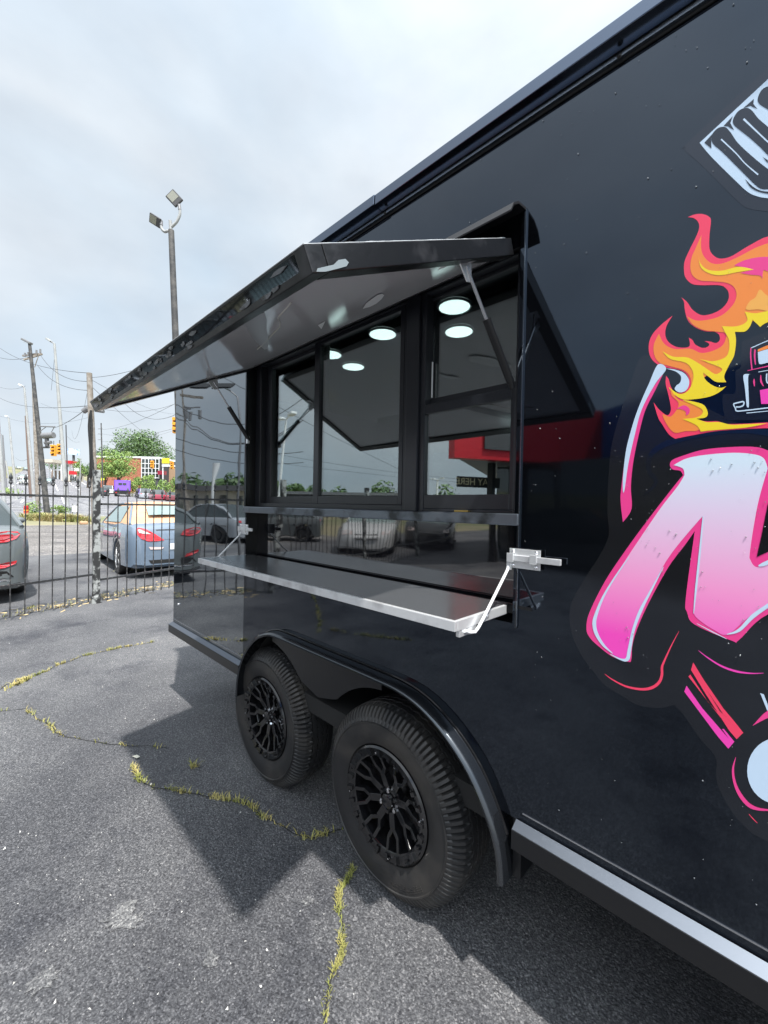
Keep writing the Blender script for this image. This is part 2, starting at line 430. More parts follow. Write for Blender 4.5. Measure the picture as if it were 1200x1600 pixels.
for a in (-5.8, -2.2, 1.5, 5.2, 8.6):
    if a == 1.5 or a in (-2.2, 5.2, -5.8, 8.6):
        for s in range(58, 300, 12):
            if a in (-5.8, 8.6) or a == 1.5:
                if s > 58: continue
                mm = roadsheet('lane_line', 56, 380, a - .09, a + .09, .045, M['white'], n=60)
            else:
                mm = roadsheet('lane_dash', s, s + 5, a - .1, a + .1, .045, M['white'], n=3)
for k in range(7):
    yy = -4 + k * 2.1
    mb = MB().box((-52.5, yy, terr(-52, yy) + .08), (-51.9 - 0, yy + 1.2, terr(-52, yy) + .085)); obj('crosswalk_bar', mb, M['white'])['kind'] = 'structure'
mb = MB()
mb.box((-40.2, -6, -.01), (-36.5, 4.6, .10)); kk = obj('kerb', mb, M['concrete'], bevel=.02); kk['kind'] = 'structure'

# grass and debris ------------------------------------------------------------
def blades(pts, n, h, spread, mt, name, kind='stuff', wide=.0035, clump=True):
    rnd = random.Random(len(pts) * 31 + n); mb = MB()
    seg = []
    for a, b in zip(pts, pts[1:]): seg.append((Vector(a), Vector(b)))
    tot = sum((b - a).length for a, b in seg)
    def at(d):
        for a, b in seg:
            l = (b - a).length
            if d <= l: return a.lerp(b, d / max(l, 1e-6))
            d -= l
        return seg[-1][1]
    for i in range(n):
        if clump:
            d = rnd.random() * tot
            if noise.noise(Vector((d * 5.1, n * .37, 0))) < -.02 and rnd.random() < .85: continue
        else: d = rnd.random() * tot
        p = at(d) + Vector((rnd.gauss(0, spread), rnd.gauss(0, spread), 0))
        ang = rnd.random() * 6.283; hh = h * (.35 + rnd.random()); le = hh * (.3 + 1.2 * rnd.random())
        dx = Vector((math.cos(ang), math.sin(ang), 0)); sx = Vector((-dx.y, dx.x, 0)) * wide
        z = Vector((0, 0, 1))
        a = p - sx; b = p + sx; c = p + dx * le * .45 + z * hh * .7 - sx * .6; e_ = p + dx * le * .45 + z * hh * .7 + sx * .6; f = p + dx * le + z * hh * .9
        mb.add([a, b, e_, c, f], [(0, 1, 2, 3), (3, 2, 4)])
    o = obj(name, mb, mt); o['kind'] = kind; return o
CR = [[(0,1078),(10,1070),(35,1062),(60,1055),(90,1040),(130,1025),(190,1012),(240,1003)],
      [(0,1112),(40,1108),(60,1122),(72,1132),(85,1143),(105,1152),(140,1158),(175,1163),(220,1166),(262,1170)],
      [(207,1197),(222,1222),(240,1230),(290,1237),(330,1246),(372,1252),(400,1268),(430,1285),(460,1303),(490,1310),(535,1296)],
      [(551,1355),(543,1380),(532,1400),(530,1425),(538,1450),(532,1490),(520,1520),(515,1560),(508,1605)]]
DENS = [800, 330, 700, 480]
crackmat = mat('crack_dark', (.018, .018, .018), .9)
for c, d in zip(CR, DENS):
    pts = [G(*q) for q in c]
    fine = []
    for a, b in zip(pts, pts[1:]):
        for k in range(6):
            p = a.lerp(b, k / 6); p += Vector((noise.noise(p * 9), noise.noise(p * 9 + Vector((7, 0, 0))), 0)) * .018; p.z = 0; fine.append(p)
    fine.append(pts[-1])
    mb = MB(); vs = []
    for i, p in enumerate(fine):
        dd = (fine[min(i+1, len(fine)-1)] - fine[max(i-1, 0)]).normalized(); sx = Vector((-dd.y, dd.x, 0)) * (.0018 + .003 * abs(noise.noise(p * 20)))
        vs += [p - sx + Vector((0, 0, .003)), p + sx + Vector((0, 0, .003))]
    mb.add(vs, [(2*i, 2*i+1, 2*i+3, 2*i+2) for i in range(len(fine)-1)])
    obj('crack', mb, crackmat)['kind'] = 'structure'
    blades(fine, d, .022, .007, M['grass'], 'crack_grass', wide=.003 if c is not CR[3] else .0017) if c is not CR[3] else blades(fine, 1500, .013, .0055, M['grass'], 'crack_grass', wide=.0016)
blades([G(300,1199), G(306,1200)], 25, .03, .008, M['grass'], 'crack_grass', clump=False)
# cracks on the camera's side of the trailer that its wall mirrors
for c in ([(483,922),(494,945),(500,975),(497,990)], [(515,985),(545,990),(600,996),(640,1000)], [(320,1000),(385,1001)]):
    pts = []
    for q in c:
        p = G(*q); pts.append(Vector((p.x, -p.y, 0)))
    blades(pts, 260, .03, .012, M['grass'], 'crack_grass', clump=True, wide=.006)
# small stones
mb = MB(); rnd = random.Random(3)
for i in range(420):
    if i < 150: p = G(rnd.uniform(120, 300), rnd.uniform(1000, 1130))
    else: p = G(rnd.uniform(0, 560), rnd.uniform(1000, 1600))
    if p.y > -.02 and p.x > -3.2: continue
    r = rnd.choice((.002, .003, .003, .005))
    v = [p + Vector((rnd.uniform(-r, r), rnd.uniform(-r, r), .002 + rnd.random() * r)) for _ in range(4)]
    v[3].z += r
    mb.add(v, [(0,1,2),(0,1,3),(1,2,3),(2,0,3)])
o = obj('gravel_grit', mb, mat('pale_grit', (.55, .54, .52), .7)); o['kind'] = 'stuff'
rnd = random.Random(12)
for px_, py_, r_ in ((190, 1432, .055), (208, 1440, .03), (480, 1410, .02), (70, 1530, .04), (330, 1500, .025)):
    c_ = G(px_, py_); k_ = 22; ring = [c_ + Vector((math.cos(6.283 * i / k_), math.sin(6.283 * i / k_), 0)) * r_ * (.55 + .75 * rnd.random()) + Vector((0, 0, .003)) for i in range(k_)]
    obj('pale_scuff', MB().add([c_ + Vector((0, 0, .0032))] + ring, [(0, 1 + i, 1 + (i + 1) % k_) for i in range(k_)]), M['scuff'])['kind'] = 'structure'
a = G(212, 1184)
mb = MB().add([a + Vector((-.02, -.012, .004)), a + Vector((.022, .0, .006)), a + Vector((.028, .014, .012)), a + Vector((-.012, .01, .007))], [(0,1,2,3)])
mb.add([v + Vector((0, 0, .002)) for v in mb.v[:4]], [(3,2,1,0)])
tag(obj('dry_leaf', mb, mat('pale_leaf', (.52, .50, .42), .7)), 'pale dry leaf lying beside the grassy asphalt crack', 'leaf')

# ------------------------------------------------------------------ the food trailer
TR = thing('food_trailer', 'large glossy black food trailer with open serving hatch, tandem wheels and pink flame lettering', 'trailer', (-1.5, 1.1, 0))
XL, XR = -3.285, 3.6
def flat(name, outer, holes, y, mt, parent=TR, th=0.0, f=None, label=None):
    polys = [[Vector((a, b, 0)) for a, b in outer]] + [[Vector((a, b, 0)) for a, b in h] for h in holes]
    tri = tessellate_polygon(polys); allp = [q for pl in polys for q in pl]
    mb = MB().add([(q.x, y, q.y) for q in allp], tri)
    o = obj(name, mb, mt, parent, label=label)
    # faces must look outwards (-y)
    me = o.data
    if me.polygons and me.polygons[0].normal.y > 0: me.flip_normals()
    return o
OX0, OX1, OZ0, OZ1, OZS = -2.177, -.560, 1.140, 2.238, 1.430
FEN = [(-2.175,.40),(-2.165,.50),(-2.13,.60),(-2.06,.70),(-1.96,.785),(-1.86,.828),(-1.76,.842),(-1.5,.842),(-1.1,.842),(-.96,.838),(-.85,.812),(-.745,.755),(-.655,.675),(-.59,.575),(-.555,.49),(-.545,.40)]
SK = .575
notch = [q for q in FEN if q[1] > SK]
left = [(XL, SK), (-2.14, SK)] + notch + [(-.59, SK)]
# three sheets: wavy end sheet, middle, front sheet (vertical seams as on the real thing)
flat('side_panel', [(XL, SK), (-2.19, SK), (-2.19, 2.60), (XL, 2.60)], [], 0.0, M['paint_wavy'])
mid = [(-2.187, SK), (-2.14, SK)] + notch + [(-.588, SK), (XR, SK), (XR, 2.60), (-2.187, 2.60)]
flat('side_panel', mid, [[(OX0, OZ0), (OX1, OZ0), (OX1, OZ1), (OX0, OZ1)]], 0.0, M['paint'])
mb = MB().box((XL, .012, .56), (XL + .03, 2.42, 2.66)); obj('end_wall', mb, M['paint'], TR)
mb = MB().box((XL + .002, .004, 2.60), (XR, 2.43, 2.655)); obj('roof', mb, M['blacktrim'], TR)
mb = MB().box((XR - .03, .012, .56), (XR, 2.42, 2.60)); obj('front_wall', mb, M['paint'], TR)
mb = MB().box((XL + .04, 2.40, .56), (XR - .04, 2.43, 2.60)); obj('far_side_panel', mb, M['paint'], TR)
# roof cap mouldings: bright sloped face, dark underside, light channel, black seam
def cap(x0, x1, e_):
    mb = MB()
    pr = [(-.002, 2.66), (-.030 - e_, 2.658), (-.044 - e_, 2.650), (-.046 - e_, 2.612), (-.004, 2.606)]
    vs = [(x0, a, b) for a, b in pr] + [(x1, a, b) for a, b in pr]; k = len(pr)
    mb.add(vs, [(i, (i+1) % k, (i+1) % k + k, i + k) for i in range(k)] + [tuple(range(k)), tuple(range(2*k-1, k-1, -1))])
    return mb
obj('roof_moulding', cap(XL - .02, -1.13, .004), M['capmetal'], TR, bevel=.002)
obj('roof_moulding', cap(-1.128, XR, .0), M['capmetal'], TR, bevel=.002)
def chan(x0, x1): return MB().add([(x0, -.001, 2.605), (x1, -.001, 2.605), (x1, -.013, 2.590), (x0, -.013, 2.590), (x0, -.013, 2.584), (x1, -.013, 2.584), (x1, -.001, 2.584), (x0, -.001, 2.584)], [(0,1,2,3),(3,2,5,4),(4,5,6,7),(0,3,4,7),(1,6,5,2)])
M['chan'] = mat('channel_metal', (.36, .41, .48), .25, metal=1)
obj('roof_channel', chan(XL, -1.10), M['chan'], TR)
obj('roof_channel', chan(-1.098, XR), M['chan'], TR)
obj('seam_gap', MB().box((XL, -.004, 2.578), (XR, -.0005, 2.5835)), M['black'], TR)
for q in (-2.6, -1.105, -.31, .45):
    obj('rivet', MB().lathe([(0, -.014), (.006, -.013), (.008, -.010)], (q, -.001, 2.589), 'y', 10), M['blacktrim'], TR, smooth=60)
# bottom rail
for x0, x1 in ((XL - .015, -2.185), (-.535, XR)):
    obj('trim_line', MB().box((x0 + .02, -.003, .6005), (x1, .0, .6028)), M['steel'], TR)
    obj('bottom_rail', MB().add([(x0, -.002, .576), (x1, -.002, .576), (x1, -.030, .560), (x0, -.030, .560), (x0, -.030, .505), (x1, -.030, .505), (x1, .05, .505), (x0, .05, .505)],
        [(0,1,2,3),(3,2,5,4),(4,5,6,7),(0,7,6,1),(0,3,4,7),(1,6,5,2)]), M['blacktrim'], TR, bevel=.0015)
for x0, x1 in ((XL - .013, -2.187), (-.533, XR)):
    obj('rail_ledge', MB().add([(x0, -.0025, .5775), (x1, -.0025, .5775), (x1, -.0290, .5620), (x0, -.0290, .5620)], [(0,1,2,3)]), M['ledge'], TR)  # paler than the black rail: sky light on the ledge put into its colour
obj('marker_stud', MB().lathe([(0, -.01), (.007, -.009), (.009, 0)], Y(279.5, 944), 'y', 12), M['chrome'], TR, smooth=60)
# floor and chassis
obj('chassis_floor', MB().box((XL + .05, .05, .48), (XR - .05, 2.38, .56)), M['dark'], TR)
obj('chassis_or_added_beam', MB().box((XL + .1, .45, .36), (XR, .55, .479)), M['dark'], TR)
obj('chassis_or_added_beam', MB().box((XL + .1, 1.9, .36), (XR, 2.0, .479)), M['dark'], TR)

# recess round the window and above the shelf -----------------------------------
WY = .050
def jamb(name, a, b, mt): return obj(name, MB().box(a, b), mt, TR)
jamb('opening_jamb', (OX0 - .006, .001, OZ0), (OX0, .17, OZ1), M['blacktrim'])
jamb('opening_jamb', (OX1, .001, OZ0), (OX1 + .006, .17, OZ1), M['blacktrim'])
jamb('opening_head', (OX0, .001, OZ1 + .023), (OX1, .11, OZ1 + .033), M['blacktrim'])
jamb('opening_sill', (OX0, .001, OZS - .0), (OX1, .17, OZS + .030), M['blacktrim'])
jamb('opening_bottom', (OX0, .001, OZ0 - .01), (OX1, .10, OZ0), M['blacktrim'])
# raised outline trims
obj('sill_trim', MB().box((OX0 - .018, -.012, 1.427), (OX1 + .016, .001, 1.462)), mat('worn_sill', (.16, .18, .21), .28, metal=.8, var=((.05, .055, .06), 12, .5, .68), bump=(30, .001, 4)), TR, bevel=.004)
obj('frame_trim', MB().box((OX1 + .001, -.006, 1.4625), (OX1 + .014, .001, 2.335)), M['paint'], TR, bevel=.001)
obj('frame_trim', MB().box((OX0 - .014, -.010, 1.4625), (OX0 - .001, .001, 2.30)), M['trimgloss'], TR, bevel=.003)
obj('frame_trim', MB().box((OX1 + .010, -.006, 1.130), (OX1 + .015, .001, 1.4265)), M['trimgloss'], TR)
obj('seam_strip', MB().box((-.5443, -.0075, 1.135), (-.5433, -.0005, 2.335)), M['chan'], TR)
obj('seam_strip', MB().box((-2.1905, -.0025, 1.445), (-2.1875, -.0005, 2.28)), M['alu'], TR)
obj('recess_panel', MB().box((OX0, .070, OZ0 + .02), (OX1, .085, OZS - .002)), mat('recess_gloss', (.006, .006, .008), .03, ior=2.3, bump=(3.2, .0022, 1)), TR)

# windows ------------------------------------------------------------------------
def frame(name, x0, x1, z0, z1, bl, br, bb, bt, y0, y1, parent, mt=M['winframe'], bev=.002):
    mb = MB()
    mb.box((x0, y0, z0), (x0 + bl, y1, z1)); mb.box((x1 - br, y0, z0), (x1, y1, z1))
    mb.box((x0 + bl, y0 + .001, z0), (x1 - br, y1 - .001, z0 + bb)); mb.box((x0 + bl, y0 + .001, z1 - bt), (x1 - br, y1 - .001, z1))
    return obj(name, mb, mt, parent, bevel=bev)
sw = frame('sliding_window', OX0 + .001, -1.027, 1.461, 2.2595, .055, .02, .022, .008, WY, WY + .060, TR)
frame('sash', -2.120, -1.580, 1.483, 2.251, .055, .030, .036, .016, WY + .034, WY + .060, sw)
obj('pane', MB().box((-2.066, WY + .045, 1.519), (-1.610, WY + .050, 2.238)), M['glass'], sw)
frame('sash', -1.625, -1.052, 1.483, 2.251, .040, .022, .036, .016, WY + .004, WY + .032, sw)
obj('pane', MB().box((-1.585, WY + .016, 1.519), (-1.074, WY + .021, 2.238)), M['glass'], sw)
post = obj('window_post', MB().box((-1.026, WY - .012, 1.461), (-.968, WY + .09, 2.2595)), M['winframe'], TR, bevel=.002)
hw = frame('hung_window', -.967, OX1 - .001, 1.461, 2.2595, .024, .032, .010, .008, WY, WY + .060, TR)
frame('sash', -.962, -.593, 1.851, 2.251, .018, .012, .026, .012, WY + .030, WY + .055, hw)
obj('pane', MB().box((-.942, WY + .040, 1.877), (-.605, WY + .045, 2.241)), M['glass'], hw)
frame('sash', -.962, -.593, 1.471, 1.850, .016, .014, .050, .034, WY + .002, WY + .028, hw)
obj('pane', MB().box((-.945, WY + .012, 1.521), (-.613, WY + .017, 1.828)), M['glass'], hw)
lt = obj('sash_latch', MB().box((-.80, WY - .010, 1.463), (-.745, WY + .001, 1.468)), mat('brass', (.6, .45, .15), .3, metal=1), hw)
obj('glazing_strip', MB().box((-.936, WY + .026, 1.88), (-.933, WY + .031, 2.01)), M['white'], hw)

# inside --------------------------------------------------------------------------
obj('interior_ceiling', MB().box((XL + .04, .18, 2.405), (XR - .04, 2.39, 2.42)), M['intwall'], TR)
obj('interior_wall', MB().box((XL + .04, 2.36, .58), (XR - .04, 2.39, 2.40)), M['intwall'], TR)
obj('interior_wall', MB().box((XL + .045, .18, .58), (XL + .06, 2.35, 2.40)), M['intwall'], TR)
obj('interior_header', MB().box((XL + .07, .165, 2.292), (XR - .05, .178, 2.404)), M['intwall'], TR)
obj('interior_side', MB().box((XL + .07, .165, .60), (OX0 - .01, .178, 2.249)), M['intwall'], TR)
obj('interior_side', MB().box((OX1 + .01, .165, .60), (XR - .05, .178, 2.249)), M['intwall'], TR)
obj('worktop', MB().box((OX0, .17, 1.38), (OX1, .55, 1.40)), M['steel'], TR)
obj('extractor_hood', MB().box((-2.9, 1.75, 1.95), (-1.4, 2.35, 2.35)), M['steel'], TR)
for cx, cy in ((-1.098, .444), (-1.553, .44), (-2.002, .438), (-1.232, .681), (-2.055, .678)):
    lampo = obj('ceiling_light', MB().lathe([(.074, 2.404), (.080, 2.400), (.078, 2.396), (.070, 2.394)], (cx, cy, 0), 'z', 32), M['white'], TR, smooth=40)
    obj('diffuser', MB().lathe([(.0001, 2.3935), (.071, 2.3945)], (cx, cy, 0), 'z', 32), M['lamp'], lampo)

# serving hatch ---------------------------------------------------------------------
HZ, HO, HZO = 2.238, .728, 1.885          # hinge height, outer edge distance and height
hx0, hx1 = -2.165, -.575
d = Vector((0, -HO, HZO - HZ)).normalized(); nrm = Vector((0, -d.z, d.y))   # nrm points down-out/up
if nrm.z < 0: nrm = -nrm
H0 = Vector((0, -.012, HZ)); H1 = Vector((0, -HO, HZO))
hatch = obj('serving_hatch', MB().add(
    [H0 + Vector((hx0+.03,0,0)) - nrm*.010, H0 + Vector((hx1-.03,0,0)) - nrm*.010, H1 + Vector((hx1-.03,0,0)) - nrm*.010, H1 + Vector((hx0+.03,0,0)) - nrm*.010,
     H0 + Vector((hx0+.03,0,0)) + nrm*.018, H0 + Vector((hx1-.03,0,0)) + nrm*.018, H1 + Vector((hx1-.03,0,0)) + nrm*.018, H1 + Vector((hx0+.03,0,0)) + nrm*.018],
    [(0,1,2,3),(7,6,5,4),(0,4,5,1),(1,5,6,2),(2,6,7,3),(3,7,4,0)]), M['paint'], TR)
uo = .0125
sub = MB(); K = 14
for i in range(K + 1):
    for j in range(7):
        xx = hx0 + .03 + (hx1 - hx0 - .06) * i / K; t_ = j / 6
        p = H0.lerp(H1, t_) + Vector((xx, 0, 0)) - nrm * (uo + .004 * noise.noise(Vector((xx * 1.7, t_ * 1.5, 3))))
        sub.v.append(p)
for i in range(K):
    for j in range(6):
        a_ = i * 7 + j; sub.f.append((a_, a_ + 7, a_ + 8, a_ + 1))
obj('underside_sheet', sub, M['under'], hatch, smooth=80)
def sq(a, b, name, mt, h_=.045, w_=.040): return obj(name, MB().bar(a, b, w_, h_, up=nrm), mt, hatch, bevel=.002)
outc = H1 - d * .02
sq(outc + Vector((hx0, 0, 0)), outc + Vector((hx1, 0, 0)), 'frame_bar', M['framebar'])
for xx in (hx0 + .02, hx1 - .02):
    sq(H0 + d * .01 + Vector((xx, 0, 0)), H1 - d * .041 + Vector((xx, 0, 0)), 'frame_bar', M['framebar'])
sq(H0 + Vector((hx0 + .041, 0, 0)) + d * .012, H0 + Vector((hx1 - .041, 0, 0)) + d * .012, 'hinge_bar', M['blacktrim'], .03, .03)
for a_, b_ in ((outc + Vector((hx0, 0, 0)) + d * .0198 + nrm * .0222, outc + Vector((hx1, 0, 0)) + d * .0198 + nrm * .0222), (H1 + Vector((hx1 - .0005, 0, 0)) + nrm * .0222, H0 + d * .05 + Vector((hx1 - .0005, 0, 0)) + nrm * .0222)):
    obj('edge_highlight', MB().tube([a_.lerp(b_, k_ / 40) for k_ in range(41)], [.0008 + .0014 * abs(noise.noise(Vector((k_ * .7, 2, a_.x)))) for k_ in range(41)], 5), mat('edge_highlight', (.40, .42, .44), .4), hatch)  # pale tubes paint a highlight along the bar edges
# ragged silicone/sealant patches along the outer bar
sm = MB(); rnd = random.Random(11)
face = -1 * (d.cross(Vector((1, 0, 0)))).normalized()
fc = H1 + Vector((0, 0, 0))
for i in range(34):
    xx = rnd.uniform(hx0 + .02, hx1 - .08); ln = rnd.uniform(.006, .030); zz = rnd.uniform(-.014, .014)
    ctr = fc + d * .0008 + nrm * zz + Vector((xx, 0, 0)); k = 9; pts = []
    for j in range(k):
        t_ = 2 * math.pi * j / k; r_ = .6 + .5 * rnd.random()
        pts.append(ctr + Vector((math.cos(t_) * ln * r_, 0, 0)) + nrm * (math.sin(t_) * .0045 * r_))
    sm.add(pts + [p + d * .0016 for p in pts], [tuple(range(k)), tuple(range(2*k-1, k-1, -1))] + [(j, (j+1) % k, (j+1) % k + k, j + k) for j in range(k)])
obj('sealant_smears', sm, mat('grey_sealant', (.12, .125, .135), .25, var=((.02, .02, .022), 45, .45, .6)), hatch, kind='stuff')
# protective film remains on the near corner
ec = H1 - d * .02 + Vector((hx1 + .0008, 0, 0)) - nrm * .013
fm = [(0,-.008),(.02,-.009),(.05,-.006),(.075,-.003),(.084,.003),(.078,.009),(.06,.008),(.045,.001),(.025,-.001),(.005,-.003)]
mb = MB().prism(fm, lambda a, b: ec - d * (a - .012) + nrm * b, lambda a, b: ec - d * (a - .012) + nrm * b + Vector((.001, 0, 0)))
obj('film_remnant', mb, mat('pale_film', (.25, .29, .31), .3), hatch)
# under the hatch: white patches painted as lamp reflections, pale scratch, peeled patch
def onhatch(px, py, off=.0185):
    r_ = ray(px, py); pl = H0 - nrm * off; t_ = (pl - CAM).dot(nrm) / r_.dot(nrm); return CAM + r_ * t_
pp = [(378,502),(400,520),(417,556),(420,600),(418,640),(413,546),(414,545)]
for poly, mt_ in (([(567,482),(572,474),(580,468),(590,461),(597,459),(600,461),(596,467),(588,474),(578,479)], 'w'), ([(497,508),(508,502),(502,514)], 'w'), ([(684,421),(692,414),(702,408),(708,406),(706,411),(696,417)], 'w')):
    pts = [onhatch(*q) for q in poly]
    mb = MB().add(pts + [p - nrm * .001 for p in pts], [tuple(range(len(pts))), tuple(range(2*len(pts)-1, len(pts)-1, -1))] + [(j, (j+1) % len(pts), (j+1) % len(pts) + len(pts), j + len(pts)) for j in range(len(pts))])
    obj('film_and_lamp_glint', mb, M['white'], hatch)
line = [(402,546),(413,536),(426,522),(437,511),(438,504),(434,498),(438,492),(447,482),(455,473)]
obj('film_and_lamp_glint', MB().tube([onhatch(*q) for q in line], .0016, 5), mat('pale_scratch', (.5, .48, .44), .4), hatch)
pts = [onhatch(*q) for q in [(378,502),(400,492),(413,488),(417,500),(416,512),(418,524),(420,534),(418,545),(413,546),(400,534),(390,520)]]
mb = MB().add(pts + [p - nrm * .0006 for p in pts], [tuple(range(11)), tuple(range(21, 10, -1))] + [(j, (j+1) % 11, (j+1) % 11 + 11, j + 11) for j in range(11)])
obj('film_and_lamp_glint', mb, mat('grey_film', (.34, .34, .36), .3), hatch)
# hinge cover flap above the opening
mb = MB()
fl = []
for i in range(9):
    t_ = i / 8
    a_ = Vector((-2.20 + (1.665) * t_, -.002, 2.338)); fl.append(a_)
pr = [(-.001, 2.340), (-.050, 2.333), (-.078, 2.315), (-.094, 2.287), (-.0925, 2.283), (-.076, 2.309), (-.048, 2.327), (-.001, 2.333)]
k = len(pr)
vs = [(-2.195, a_, b_) for a_, b_ in pr] + [(-.545, a_, b_) for a_, b_ in pr]
mb.add(vs, [(i, (i+1) % k, (i+1) % k + k, i + k) for i in range(k)] + [tuple(range(k)), tuple(range(2*k-1, k-1, -1))])
obj('hinge_flap', mb, mat('flap_rubber', (.008, .008, .010), .5), TR)
# window of the hatch seen mirrored at the far side is a real pair of bright vents on the fascia: small lamp housings below hatch end
def strut(top, bot, parent):
    top = Vector(top); bot = Vector(bot); mdl = top.lerp(bot, .42)
    s_ = obj('gas_strut', MB().tube([mdl, bot + (mdl - bot) * .03], .0115, 12), M['blacktrim'], parent, smooth=40)
    obj('rod', MB().tube([top, mdl], .0045, 8), M['steel'], s_, smooth=40)
    obj('ball_joint', MB().tube([bot - (mdl - bot).normalized() * .012, bot + (mdl - bot).normalized() * .02], .009, 10), M['blacktrim'], s_, smooth=40)
    return s_
def strut_top(x_, t_): return H0.lerp(H1, t_) + Vector((x_, 0, 0)) - nrm * .03
s1 = strut(strut_top(hx1 - .03, .30), (-.578, -.006, 1.842), TR)
s2 = strut(strut_top(hx0 + .03, .30), (-2.155, -.006, 1.842), TR)
for x_ in (hx1 - .03, hx0 + .03):
    c_ = H0.lerp(H1, .30) + Vector((x_, 0, 0)) - nrm * .021
    obj('strut_bracket', MB().prism([(-.028, .0), (.028, .0), (.012, -.045), (-.008, -.048)], lambda a, b: c_ + d * a + nrm * b + Vector((-.002, 0, 0)), lambda a, b: c_ + d * a + nrm * b + Vector((.002, 0, 0))), M['zinc'], hatch)
    obj('bracket_foot', MB().bar(c_ - d * .035, c_ + d * .03, .028, .003, up=nrm), M['zinc'], hatch)
obj('strut_foot', MB().box((-2.168, -.012, 1.815), (-2.150, .0, 1.855)), M['zinc'], TR)

# shelf ---------------------------------------------------------------------------------
SZ = 1.190
shelf = obj('shelf', MB().box((-2.165, -.255, SZ - .012), (-.590, .030, SZ)), M['steel'], TR)
obj('edge_strip', MB().box((-2.168, -.2675, SZ - .0255), (-.580, -.2555, SZ + .0008)), M['alu'], shelf, bevel=.0012)
obj('edge_strip', MB().box((-.5895, -.2552, SZ - .0255), (-.579, .0, SZ + .0008)), M['alu'], shelf, bevel=.0012)
obj('edge_strip', MB().box((-2.169, -.2552, SZ - .0255), (-2.1655, .0, SZ + .0008)), M['alu'], shelf, bevel=.0012)
for xx, zz in ((-1.58, SZ - .012),): obj('screw', MB().lathe([(0, -.2695), (.005, -.2690), (.006, -.2675)], (xx, 0, zz), 'y', 10), M['zinc'], shelf, smooth=60)
obj('screw', MB().lathe([(0, .002), (.005, .0015), (.006, 0)], (-.579, -.11, SZ - .013), 'x', 10), M['zinc'], shelf, smooth=60)
obj('hinge_strip', MB().box((OX0, .032, 1.160), (OX1, .046, 1.188)), M['blacktrim'], TR)
# support rods from the latches to the shelf
def rod(x_):
    return MB().tube([(x_, -.016, 1.322), (x_ + .002, -.03, 1.300), (x_ - .002, -.155, 1.178), (x_ - .003, -.175, 1.160), (x_ - .006, -.185, 1.150), (x_ - .01, -.205, 1.152), (x_ - .012, -.225, 1.160)], .0042, 8)
obj('shelf_stay', rod(-.566), M['white'], TR, smooth=50)
obj('shelf_stay', rod(-2.195), M['white'], TR, smooth=50)
obj('stay_clip', MB().box((-.592, -.245, SZ - .044), (-.580, -.165, SZ - .0258)), M['zinc'], TR, bevel=.001)
# slide bolts
def latch(x0):
    l_ = obj('slide_bolt', MB().box((x0, -.0165, 1.306), (x0 + .092, -.0135, 1.362)), M['zinc'], TR, bevel=.001)
    obj('bolt_bar', MB().box((x0 + .004, -.026, 1.327), (x0 + .150, -.0172, 1.344)), M['alu'], l_, bevel=.0015)
    for a_ in (.0, .068): obj('keeper', MB().box((x0 + a_ - .002, -.030, 1.323), (x0 + a_ + .018, -.0262, 1.349)), M['zinc'], l_, bevel=.001)
    for a_ in (.012, .080):
        for b_ in (1.314, 1.354):
            obj('screw', MB().lathe([(0, -.020), (.004, -.0192), (.0052, -.0166)], (x0 + a_, 0, b_), 'y', 10), M['chrome'], l_, smooth=60)
    obj('stay_bracket', MB().box((x0 - .004, -.026, 1.300), (x0 + .010, -.0172, 1.322)), M['zinc'], l_, bevel=.001)
latch(-.566)
latch(-2.215)
obj('rub_mark', MB().box((-.556, -.0008, 1.186), (-.502, -.0003, 1.196)), M['blacktrim'], TR)

# fender, wheel well -----------------------------------------------------------------------
def crpath(pts, n=6):
    out = []
    for i in range(len(pts) - 1):
        p0 = Vector(pts[max(i-1, 0)]); p1 = Vector(pts[i]); p2 = Vector(pts[i+1]); p3 = Vector(pts[min(i+2, len(pts)-1)])
        for k in range(n):
            t_ = k / n
            out.append(.5 * ((2*p1) + (p2 - p0)*t_ + (2*p0 - 5*p1 + 4*p2 - p3)*t_*t_ + (3*p1 - p0 - 3*p2 + p3)*t_**3))
    out.append(Vector(pts[-1])); return out
fp = crpath([(a_, b_, 0) for a_, b_ in FEN], 4)
mb = MB(); pr = [(.03, .0), (-.040, .0), (-.050, -.003), (-.055, -.010), (-.051, -.019), (-.042, -.010), (.03, -.009)]
vs = []
for i, p in enumerate(fp):
    t_ = (fp[min(i+1, len(fp)-1)] - fp[max(i-1, 0)]).normalized(); nn = Vector((-t_.y, t_.x, 0))
    for yy, o_ in pr:
        q = p + nn * o_; vs.append((q.x, yy, q.y))
k = len(pr)
fs = [(i*k+j, i*k+(j+1) % k, (i+1)*k+(j+1) % k, (i+1)*k+j) for i in range(len(fp)-1) for j in range(k)] + [tuple(range(k)), tuple(range((len(fp)-1)*k, len(fp)*k))]
mb.add(vs, fs)
obj('fender', mb, M['trimgloss'], TR, smooth=50)
